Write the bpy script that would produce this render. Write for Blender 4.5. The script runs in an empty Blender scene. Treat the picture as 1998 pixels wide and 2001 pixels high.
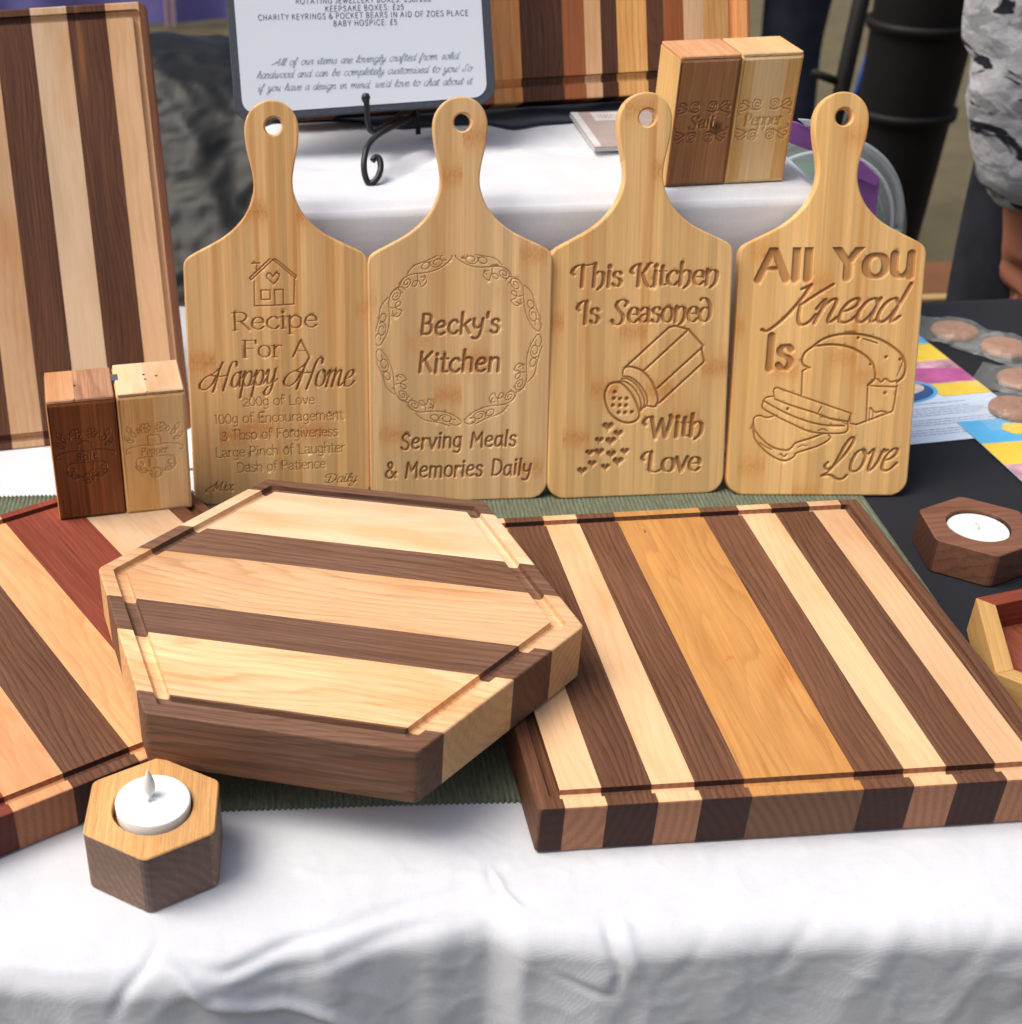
import bpy, bmesh, math, random, json
import numpy as np
from mathutils import Vector, Matrix, noise
from mathutils.geometry import tessellate_polygon
S = bpy.context.scene
COL = S.collection
R = math.radians
PI = math.pi
random.seed(7)

# ------------------------------------------------------------------ camera
cd = bpy.data.cameras.new('camera'); cam = bpy.data.objects.new('camera', cd); COL.objects.link(cam)
TH, RO = .5907, -.0292
Fv = Vector((0, math.cos(TH), -math.sin(TH))); R0 = Vector((1, 0, 0)); U0 = R0.cross(Fv)
Rv = R0*math.cos(RO)+U0*math.sin(RO); Uv = -R0*math.sin(RO)+U0*math.cos(RO)
cam.matrix_world = Matrix(((Rv.x, Uv.x, -Fv.x, 0), (Rv.y, Uv.y, -Fv.y, 0), (Rv.z, Uv.z, -Fv.z, .54), (0, 0, 0, 1)))
cd.sensor_fit = 'HORIZONTAL'; cd.sensor_width = 36; cd.lens = 2734/1998*36
cd.shift_x = 423.9/1998; cd.shift_y = 131.3/1998
cd.clip_start = .05; cd.clip_end = 200
cd.dof.use_dof = True; cd.dof.focus_distance = .86; cd.dof.aperture_fstop = 11.5
S.camera = cam

# ------------------------------------------------------------------ light
SUN_EL, SUN_AZ = R(60), R(-94)      # azimuth from +y clockwise: light comes from the left and a little in front
sd = Vector((math.sin(SUN_AZ)*math.cos(SUN_EL), math.cos(SUN_AZ)*math.cos(SUN_EL), math.sin(SUN_EL)))
w = bpy.data.worlds.new('World'); S.world = w; w.use_nodes = True
nt = w.node_tree; bg = nt.nodes['Background']
sky = nt.nodes.new('ShaderNodeTexSky'); sky.sky_type = 'NISHITA'; sky.sun_disc = False
sky.sun_elevation = SUN_EL; sky.sun_rotation = SUN_AZ; sky.air_density = 1.0; sky.dust_density = 7; sky.ozone_density = 1
nt.links.new(sky.outputs[0], bg.inputs[0]); bg.inputs[1].default_value = .115
ld = bpy.data.lights.new('sun', 'SUN'); ld.energy = 1.9; ld.angle = R(36); ld.color = (1, .95, .88)
sun = bpy.data.objects.new('sun', ld); COL.objects.link(sun)
sun.rotation_euler = sd.to_track_quat('Z', 'Y').to_euler()
S.view_settings.view_transform = 'Standard'; S.view_settings.look = 'None'; S.view_settings.exposure = .27; S.view_settings.gamma = 1
S.cycles.max_bounces = 8

# ------------------------------------------------------------------ helpers
def tag(o, label=None, cat=None, group=None, kind=None):
    if label: o['label'] = label
    if cat: o['category'] = cat
    if group: o['group'] = group
    if kind: o['kind'] = kind
    return o
def empty(name, mat=None):
    o = bpy.data.objects.new(name, None); COL.objects.link(o); o.empty_display_size = .02
    if mat is not None: o.matrix_world = mat
    return o
def mk(name, verts, faces, mat=None, parent=None, smooth=False, quads=None, qsmooth=True, matrix=None):
    """faces: list of index lists; quads: numpy (n,4) added before them"""
    me = bpy.data.meshes.new(name)
    v = np.asarray(verts, dtype=np.float32).reshape(-1, 3)
    me.vertices.add(len(v)); me.vertices.foreach_set('co', v.ravel())
    nq = 0 if quads is None else len(quads)
    idx = [] if quads is None else [np.asarray(quads).ravel()]
    tot = [4]*nq
    for f in faces: tot.append(len(f))
    if faces: idx.append(np.array([i for f in faces for i in f]))
    idx = np.concatenate(idx).astype(np.int32)
    me.loops.add(len(idx)); me.loops.foreach_set('vertex_index', idx)
    tot = np.array(tot, dtype=np.int32); st = np.concatenate([[0], np.cumsum(tot)[:-1]]).astype(np.int32)
    me.polygons.add(len(tot)); me.polygons.foreach_set('loop_start', st); me.polygons.foreach_set('loop_total', tot)
    sm = np.full(len(tot), bool(smooth)); sm[:nq] = qsmooth if nq else False
    me.polygons.foreach_set('use_smooth', sm)
    me.update(calc_edges=True); me.validate()
    if mat is not None:
        for m in (mat if isinstance(mat, (list, tuple)) else [mat]): me.materials.append(m)
    o = bpy.data.objects.new(name, me); COL.objects.link(o)
    if parent is not None: o.parent = parent
    if matrix is not None: o.matrix_local = matrix
    return o
class MB:
    def __init__(s): s.v = []; s.f = []
    def add(s, vs, fs):
        n = len(s.v); s.v += [tuple(x) for x in vs]; s.f += [[n+i for i in f] for f in fs]; return s
    def box(s, x0, x1, y0, y1, z0, z1):
        return s.add([(x0,y0,z0),(x1,y0,z0),(x1,y1,z0),(x0,y1,z0),(x0,y0,z1),(x1,y0,z1),(x1,y1,z1),(x0,y1,z1)],
                     [(0,3,2,1),(4,5,6,7),(0,1,5,4),(1,2,6,5),(2,3,7,6),(3,0,4,7)])
    def lathe(s, prof, n=48, c=(0,0,0), a=1, b=1, caps=True):
        vs = []
        for r, z in prof:
            for k in range(n):
                t = 2*PI*k/n; vs.append((c[0]+r*a*math.cos(t), c[1]+r*b*math.sin(t), c[2]+z))
        fs = []
        for j in range(len(prof)-1):
            for k in range(n):
                k2 = (k+1) % n; fs.append((j*n+k, j*n+k2, (j+1)*n+k2, (j+1)*n+k))
        if caps:
            fs.append(tuple(range(n-1, -1, -1))); fs.append(tuple((len(prof)-1)*n+k for k in range(n)))
        return s.add(vs, fs)
    def tube(s, pts, rad, n=10, close=False):
        pts = [Vector(p) for p in pts]
        rs = rad if isinstance(rad, (list, tuple)) else [rad]*len(pts)
        vs = []; up = None
        for i, p in enumerate(pts):
            t = (pts[min(i+1, len(pts)-1)]-pts[max(i-1, 0)]).normalized()
            if up is None:
                up = t.orthogonal().normalized()
            up = (up-t*up.dot(t)).normalized(); sd_ = t.cross(up)
            for k in range(n):
                a = 2*PI*k/n; vs.append(p+(up*math.cos(a)+sd_*math.sin(a))*rs[i])
        fs = []
        for j in range(len(pts)-1):
            for k in range(n):
                k2 = (k+1) % n; fs.append((j*n+k, j*n+k2, (j+1)*n+k2, (j+1)*n+k))
        fs.append(tuple(range(n-1, -1, -1))); fs.append(tuple((len(pts)-1)*n+k for k in range(n)))
        return s.add(vs, fs)
    def build(s, name, mat, parent=None, smooth=False, **k):
        return mk(name, s.v, s.f, mat, parent, smooth, **k)
def catmull(P, step=None, n=8):
    if len(P) == 2: return [tuple(P[0]), tuple(P[1])]
    P = [np.array(p, float) for p in P]
    closed = np.allclose(P[0], P[-1])
    out = []
    for i in range(len(P)-1):
        p1, p2 = P[i], P[i+1]
        p0 = P[i-1] if i > 0 else (P[-2] if closed else 2*p1-p2)
        p3 = P[i+2] if i+2 < len(P) else (P[1] if closed else 2*p2-p1)
        for k in range(n):
            t = k/n
            out.append(tuple(.5*((2*p1)+(-p0+p2)*t+(2*p0-5*p1+4*p2-p3)*t*t+(-p0+3*p1-3*p2+p3)*t**3)))
    out.append(tuple(P[-1])); return out
def bevel(o, wd, seg=2, ang=35):
    m = o.modifiers.new('bevel', 'BEVEL'); m.width = wd; m.segments = seg; m.limit_method = 'ANGLE'; m.angle_limit = R(ang)
    return o
def M4(loc, rz=0, rx=0, ry=0):
    return Matrix.Translation(loc) @ Matrix.Rotation(rz, 4, 'Z') @ Matrix.Rotation(rx, 4, 'X') @ Matrix.Rotation(ry, 4, 'Y')

# ------------------------------------------------------------------ materials
class NT:
    def __init__(s, name):
        s.m = bpy.data.materials.new(name); s.m.use_nodes = True; s.t = s.m.node_tree
        s.p = s.t.nodes['Principled BSDF']; s.out = s.t.nodes['Material Output']
        s.tc = s.n('TexCoord'); s.oi = s.n('ObjectInfo')
    def n(s, ty, **k):
        nd = s.t.nodes.new('ShaderNode'+ty)
        for a, b in k.items(): setattr(nd, a, b)
        return nd
    def l(s, a, b): s.t.links.new(a, b)
    def set(s, sock, v):
        if isinstance(v, bpy.types.NodeSocket): s.l(v, sock)
        else: sock.default_value = v
    def math(s, op, a, b=0.0, clamp=False):
        nd = s.n('Math', operation=op, use_clamp=clamp); s.set(nd.inputs[0], a); s.set(nd.inputs[1], b); return nd.outputs[0]
    def vmul(s, v, sc, off=None):
        nd = s.n('VectorMath', operation='MULTIPLY'); s.set(nd.inputs[0], v); nd.inputs[1].default_value = sc; o = nd.outputs[0]
        if off is not None:
            a = s.n('VectorMath', operation='ADD'); s.l(o, a.inputs[0]); s.l(off, a.inputs[1]); o = a.outputs[0]
        return o
    def noise(s, v, sc=1, det=2, rough=.5, dist=0):
        nd = s.n('TexNoise'); s.l(v, nd.inputs['Vector']); nd.inputs['Scale'].default_value = sc; nd.inputs['Detail'].default_value = det
        nd.inputs['Roughness'].default_value = rough; nd.inputs['Distortion'].default_value = dist; return nd.outputs[0]
    def ramp(s, f, stops, interp='LINEAR'):
        nd = s.n('ValToRGB'); cr = nd.color_ramp; cr.interpolation = interp
        while len(cr.elements) < len(stops): cr.elements.new(.5)
        for e, (p, c) in zip(cr.elements, stops):
            e.position = p; e.color = (c, c, c, 1) if not isinstance(c, tuple) else (*c[:3], 1)
        s.l(f, nd.inputs[0]); return nd.outputs[0]
    def mix(s, f, a, b, bt='MIX'):
        nd = s.n('MixRGB', blend_type=bt)
        s.set(nd.inputs[0], f)
        for k, v in ((1, a), (2, b)):
            if isinstance(v, tuple): nd.inputs[k].default_value = (*v[:3], 1)
            else: s.set(nd.inputs[k], v)
        return nd.outputs[0]
    def bump(s, h, st, dist=.001, prev=None):
        nd = s.n('Bump'); nd.inputs['Strength'].default_value = st; nd.inputs['Distance'].default_value = dist; s.l(h, nd.inputs['Height'])
        if prev is not None: s.l(prev, nd.inputs['Normal'])
        s.l(nd.outputs[0], s.p.inputs['Normal']); return nd.outputs[0]
    def rnd(s, sc=37.):
        c = s.n('CombineXYZ'); 
        for i, k in enumerate((1, 1.7, 2.3)): s.l(s.math('MULTIPLY', s.oi.outputs['Random'], sc*k), c.inputs[i])
        return c.outputs[0]
    def fin(s, col=None, rough=.5, spec=.5):
        if col is not None: s.set(s.p.inputs['Base Color'], col if not isinstance(col, tuple) else (*col[:3], 1))
        s.set(s.p.inputs['Roughness'], rough); s.p.inputs['Specular IOR Level'].default_value = spec; return s.m
def plain(name, c, rough=.6, spec=.4, metal=0, var=.08, scale=60, bump=0, **kw):
    t = NT(name); nz = t.noise(t.tc.outputs['Object'], scale, 3)
    k = t.ramp(nz, [(.3, 1-var), (.7, 1+var)]); col = t.mix(1.0, c, k, 'MULTIPLY')
    if bump: t.bump(nz, bump, .001)
    m = t.fin(col, rough, spec); t.p.inputs['Metallic'].default_value = metal
    for a, b in kw.items(): t.p.inputs[a.replace('_', ' ')].default_value = b
    return m
_wood = {}
def wood(kind, axis):
    """solid wood: growth layers, fibres and pores run through the block along the given axis; end grain is naturally darker, with end-face shade put into its colour"""
    if (kind, axis) in _wood: return _wood[kind, axis]
    P = dict(  # base, dark line colour, layer freq, distortion, line strength, fibre amp, pore amount, end colour multiplier
        maple=((.77, .49, .28), (.60, .34, .15), 150, 9, 0.38, .05, .0, (.50, .36, .33)),
        cream=((.80, .58, .38), (.74, .48, .23), 110, 10, 0.34, .05, .0, (.62, .52, .42)),
        ash=((.82, .52, .29), (.56, .29, .12), 150, 12, .66, .10, .15, (.75, .70, .50)),
        walnut=((.165, .074, .039), (.050, .020, .012), 230, 11, .68, .22, .5, (.30, .27, .37)),
        walnut_dark=((.125, .052, .027), (.045, .017, .010), 210, 14, .65, .22, .4, (.30, .27, .37)),
        walnut_red=((.19, .080, .042), (.075, .028, .018), 260, 9, 0.5, .20, .5, (.55, .50, .50)),
        walnut_grey=((.225, .118, .072), (.090, .043, .027), 220, 12, .66, .22, .5, (.55, .50, .55)),
        cherry=((.62, .31, .095), (.40, .17, .05), 95, 13, 0.5, .10, .1, (.30, .30, .50)),
        alder=((.78, .40, .19), (.56, .22, .07), 110, 11, 0.42, .07, .0, (.45, .35, .36)),
        padauk=((.215, .050, .028), (.10, .018, .011), 300, 7, 0.4, .22, .5, (.5, .45, .5)),
        mahog=((.40, .135, .05), (.22, .065, .03), 200, 6, 0.35, .12, .3, (.5, .45, .5)),
        zebra=((.78, .44, .16), (.50, .22, .06), 190, 4, 0.55, .1, .0, (.5, .45, .4)),
        oak=((.62, .33, .115), (.40, .19, .06), 90, 4, .45, .18, .8, (.33, .29, .42)),
        tray_yellow=((.62, .38, .14), (.45, .22, .05), 170, 7, 0.4, .1, .1, (.9, .8, .8)),
        salt=((.20, .068, .022), (.085, .026, .010), 210, 4, 0.45, .22, .3, (1, 1, 1)),
        salt2=((.27, .10, .035), (.13, .045, .017), 210, 4, 0.45, .22, .3, (1, 1, 1)),
        pepper=((.68, .43, .17), (.54, .31, .10), 190, 4, 0.35, .1, .1, (1, 1, 1)),
        peppale=((.78, .57, .30), (.68, .46, .21), 190, 4, 0.3, .08, .1, (1.2, 1.2, 1.35)),
        salt_r=((.38, .19, .085), (.26, .12, .05), 75, 4, .5, .18, .3, (1, 1, 1)),
        top_cream=((.84, .56, .28), (.74, .44, .18), 50, 4, .3, .06, .0, (1, 1, 1)),
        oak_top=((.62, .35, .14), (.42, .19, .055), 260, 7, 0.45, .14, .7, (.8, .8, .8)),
        oak_side_shaded=((.19, .115, .082), (.33, .23, .17), 170, 9, .75, .16, .2, (.85, .9, 1.1)),  # holder sides: oak end grain with their shade mixed into the brown
        walnut_holder=((.20, .090, .055), (.085, .038, .028), 120, 9, 0.6, .15, .3, (.35, .3, .35)),
        padauk_base=((.30, .085, .045), (.22, .04, .02), 90, 6, .5, .22, .5, (1, 1, 1)),
        top_peach=((.66, .36, .19), (.52, .25, .12), 70, 4, .4, .1, .1, (1, 1, 1)),
        top_brown=((.50, .27, .16), (.24, .10, .05), 75, 4, .5, .18, .3, (1, 1, 1)),
        orange=((.78, .36, .13), (.45, .16, .05), 90, 3, .5, .1, .1, (1.1, 1.3, 1.4)),
    )[kind]
    base, dark, fr, di, ls, fa, po, em = P
    t = NT('%s_%s' % (kind, axis)); ob = t.tc.outputs['Object']; rn = t.rnd()
    al = {'x': 0, 'y': 1, 'z': 2}[axis]
    def sc(along, across): v = [across]*3; v[al] = along; return tuple(v)
    # growth layers
    v1 = t.vmul(ob, sc(4.2, 17), rn); warp = t.noise(v1, 1.0, 2, .45)
    v2 = t.vmul(ob, sc(.35, 1.0), None)
    sep = t.n('SeparateXYZ'); t.l(v2, sep.inputs[0])
    oth = [i for i in range(3) if i != al]
    s1 = t.math('ADD', t.math('MULTIPLY', sep.outputs[oth[0]], fr*1.0), t.math('MULTIPLY', sep.outputs[oth[1]], fr*.6))
    s1 = t.math('ADD', s1, t.math('MULTIPLY', warp, di)); jit = t.noise(t.vmul(ob, sc(30, 260), rn), 1.0, 3, .6); s1 = t.math('ADD', s1, t.math('MULTIPLY', jit, .9)); s1 = t.math('ADD', s1, t.math('MULTIPLY', t.oi.outputs['Random'], 13.0))
    f = t.math('FRACT', s1)
    line = t.math('MULTIPLY', t.ramp(f, [(0, .05), (.55, .25), (.88, 1), (1, .05)]), t.ramp(t.noise(t.vmul(ob, sc(5, 30), rn), 1.7, 2), [(.3, .45), (.6, 1.)]))
    vf = t.vmul(ob, sc(22, 1500), rn); fib = t.noise(vf, 1.0, 4, .65)
    vf2 = t.vmul(ob, sc(5, 330), rn); fib2 = t.noise(vf2, 1.0, 3, .6)
    vt = t.vmul(ob, sc(4, 22), rn); tone = t.noise(vt, 1.0, 2, .5)
    col = t.mix(t.math('MULTIPLY', line, ls), base, dark)
    k = t.ramp(fib, [(.25, 1-fa*1.6), (.75, 1+fa*1.6)]); col = t.mix(1.0, col, k, 'MULTIPLY')
    k = t.ramp(fib2, [(.25, 1-fa*1.1), (.75, 1+fa*.9)]); col = t.mix(1.0, col, k, 'MULTIPLY')
    k = t.ramp(tone, [(.25, .84), (.75, 1.14)]); col = t.mix(1.0, col, k, 'MULTIPLY')
    hue = t.ramp(t.noise(t.vmul(ob, sc(7, 26), rn), 1.3, 3, .6), [(.30, (.93, .80, .66)), (.50, (1.0, 1.0, 1.0)), (.70, (1.05, 1.06, 1.08))]); col = t.mix(1.0, col, hue, 'MULTIPLY')
    if po:
        pr = t.ramp(t.noise(t.vmul(ob, sc(70, 1700), rn), 1.0, 2, .6), [(.60, 0.), (.70, 1.)])
        col = t.mix(t.math('MULTIPLY', pr, po*.75), col, tuple(c*.45 for c in base))
    own = t.ramp(t.math('FRACT', t.math('MULTIPLY', t.oi.outputs['Random'], 57.31)), [(0, (.84, .82, .80)), (1, (1.12, 1.10, 1.06))]); col = t.mix(1.0, col, own, 'MULTIPLY')
    # end grain
    ns = t.n('SeparateXYZ'); t.l(t.tc.outputs['Normal'], ns.inputs[0])
    e = t.ramp(t.math('ABSOLUTE', ns.outputs[al]), [(.80, 0.), (.92, 1.)])
    rv = t.vmul(ob, sc(0.05, 1.0), rn); ring = t.n('TexWave', wave_type='RINGS', rings_direction='SPHERICAL'); 
    cc = t.n('CombineXYZ'); rd_ = t.oi.outputs['Random']
    for q_, (f1, a1) in enumerate(((91., .05), (157., .05), (211., .05))): t.l(t.math('MULTIPLY', t.math('SINE', t.math('MULTIPLY', rd_, f1)), a1), cc.inputs[q_])
    rr = t.vmul(ob, sc(0.02, 1.0), cc.outputs[0])
    t.l(rr, ring.inputs[0]); ring.inputs['Scale'].default_value = 62; ring.inputs['Distortion'].default_value = 5; ring.inputs['Detail'].default_value = 3
    ring.inputs['Detail Scale'].default_value = 30
    ek = t.ramp(ring.outputs[1], [(0, .78), (.5, 1.0), (1, 1.10)])
    speck = t.ramp(t.noise(ob, 1500, 2), [(.3, .85), (.7, 1.12)])
    ecol = t.mix(1.0, base, em, 'MULTIPLY'); ecol = t.mix(1.0, ecol, ek, 'MULTIPLY'); ecol = t.mix(1.0, ecol, speck, 'MULTIPLY')  # multiplier joins darker end grain with painted shade of the end faces
    col = t.mix(e, col, ecol)
    t.bump(fib, .12, .0006)
    ro = t.ramp(fib2, [(.2, .50), (.8, .68)])
    _wood[kind, axis] = t.fin(col, ro, .26); return _wood[kind, axis]
def bamboo(name, base, seed, node_amt=.8):
    """laminated bamboo: narrow lamellae of slightly different tone with fine fibres and speckled brown nodes"""
    t = NT(name); ob = t.tc.outputs['Object']
    sp = t.n('SeparateXYZ'); t.l(ob, sp.inputs[0])
    x = t.math('ADD', sp.outputs[0], seed*.37)
    def lam(wd, off):
        q = t.math('FLOOR', t.math('DIVIDE', t.math('ADD', x, off), wd))
        wn = t.n('TexWhiteNoise', noise_dimensions='1D'); t.l(q, wn.inputs['W']); return wn
    a = lam(.0203, 0); b = lam(.0067, .003)
    col = t.mix(t.ramp(a.outputs[0], [(0, 0.), (1, 1.)]), tuple(c*.94 for c in base), (base[0]*1.04, base[1]*1.09, base[2]*1.22))
    k = t.ramp(b.outputs[0], [(0, .83), (1, 1.10)]); col = t.mix(1.0, col, k, 'MULTIPLY')
    v = t.n('CombineXYZ'); t.l(x, v.inputs[0]); t.l(sp.outputs[1], v.inputs[1]); t.l(sp.outputs[2], v.inputs[2]); v = v.outputs[0]
    fib = t.noise(t.vmul(v, (1100, 1100, 14)), 1, 4, .7); k = t.ramp(fib, [(.25, .86), (.75, 1.10)]); col = t.mix(1.0, col, k, 'MULTIPLY')
    f2 = t.noise(t.vmul(v, (230, 230, 5)), 1, 3, .6); k = t.ramp(f2, [(.25, .86), (.75, 1.10)]); col = t.mix(1.0, col, k, 'MULTIPLY')
    streak = t.ramp(t.noise(t.vmul(v, (150, 150, 3.2)), 1, 2, .5), [(.56, 0.), (.72, 1.)])
    col = t.mix(t.math('MULTIPLY', streak, .72), col, (base[0]*.74, base[1]*.55, base[2]*.36))
    # nodes: one band per lamella at its own height
    z = t.math('DIVIDE', sp.outputs[2], .155)
    ph = t.math('ADD', z, t.math('MULTIPLY', a.outputs[0], 5.0)); fr = t.math('FRACT', ph)
    dst = t.math('ABSOLUTE', t.math('SUBTRACT', fr, .5))
    wob = t.math('MULTIPLY', t.noise(t.vmul(v, (260, 260, 60)), 1, 2), .05)
    band = t.ramp(t.math('ADD', dst, wob), [(.030, 1.), (.085, 0.)])
    spk = t.ramp(t.noise(t.vmul(v, (800, 800, 260)), 1, 3, .7), [(.40, .25), (.62, 1.)])
    on = t.ramp(lam(.0203, .0).outputs[1], [(.25, 0.), (.45, 1.)])
    nm = t.math('MULTIPLY', t.math('MULTIPLY', band, spk), t.math('MULTIPLY', on, node_amt))
    col = t.mix(nm, col, (base[0]*.60, base[1]*.38, base[2]*.22))
    glow = t.ramp(t.math('ADD', dst, wob), [(.05, .30), (.16, 0.)]); col = t.mix(t.math('MULTIPLY', glow, on), col, (base[0]*.85, base[1]*.62, base[2]*.42))
    # carved cuts: caramel brown deepened with depth, painting in groove shade
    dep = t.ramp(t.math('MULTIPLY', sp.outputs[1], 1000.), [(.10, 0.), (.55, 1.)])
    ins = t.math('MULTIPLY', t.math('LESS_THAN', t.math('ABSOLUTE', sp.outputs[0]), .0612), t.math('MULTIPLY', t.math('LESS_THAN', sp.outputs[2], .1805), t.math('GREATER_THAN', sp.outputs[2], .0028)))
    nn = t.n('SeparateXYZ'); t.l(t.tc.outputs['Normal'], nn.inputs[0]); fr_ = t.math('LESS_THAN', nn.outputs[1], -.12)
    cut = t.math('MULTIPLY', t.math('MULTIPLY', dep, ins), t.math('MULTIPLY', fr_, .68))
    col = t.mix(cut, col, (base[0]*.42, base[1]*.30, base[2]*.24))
    t.bump(fib, .10, .0005)
    return t.fin(col, .52, .35)
def cloth(name, c, weave=3200, rough=.85, var=.04, bumpst=.06, sheen=.0):
    t = NT(name); ob = t.tc.outputs['Object']
    w1 = t.n('TexWave', wave_type='BANDS', bands_direction='X'); t.l(ob, w1.inputs[0]); w1.inputs['Scale'].default_value = weave/6.28; w1.inputs['Distortion'].default_value = .6
    w2 = t.n('TexWave', wave_type='BANDS', bands_direction='Y'); t.l(ob, w2.inputs[0]); w2.inputs['Scale'].default_value = weave/6.28; w2.inputs['Distortion'].default_value = .6
    h = t.math('ADD', w1.outputs[1], w2.outputs[1]); slub = t.math('ADD', t.noise(t.vmul(ob, (1500, 160, 160)), 1, 3), t.noise(t.vmul(ob, (160, 1500, 1500)), 1, 3))
    h = t.math('ADD', h, t.math('MULTIPLY', slub, 2.5))
    k = t.ramp(t.noise(ob, 35, 4), [(.3, 1-var), (.7, 1+var)]); col = t.mix(1.0, c, k, 'MULTIPLY')
    k = t.ramp(slub, [(.7, 1-var*.9), (1.3, 1+var*.6)]); col = t.mix(1.0, col, k, 'MULTIPLY')
    t.bump(h, bumpst*2.5, .0004); m = t.fin(col, rough, .2)
    t.p.inputs['Sheen Weight'].default_value = sheen; return m
M_white = cloth('white_cotton', (.635, .66, .70))
M_black = cloth('black_cotton', (.013, .0145, .020), sheen=.05)
M_iron = plain('black_wrought_iron', (.018, .021, .026), .42, .5, .3, .15, 200, .15)
M_wax = plain('white_wax', (.86, .86, .82), .35, .5, 0, .01, 30, Subsurface_Weight=.25)
M_led = plain('white_plastic', (.84, .86, .83), .38, .5, 0, .01, 30)
M_flame = plain('frosted_flame_plastic', (.74, .74, .70), .45, .5, 0, .01, 30)
M_frame = plain('slate_black_slate', (.045, .055, .072), .55, .4, 0, .15, 300, .2)
M_paper = plain('white_paper', (.62, .68, .75), .6, .3, 0, .015, 12)
M_ink = plain('dark_ink', (.055, .085, .105), .6, .3, 0, .1, 100)
M_scriptink = plain('slate_ink', (.20, .25, .33), .6, .3, 0, .1, 100)

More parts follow.
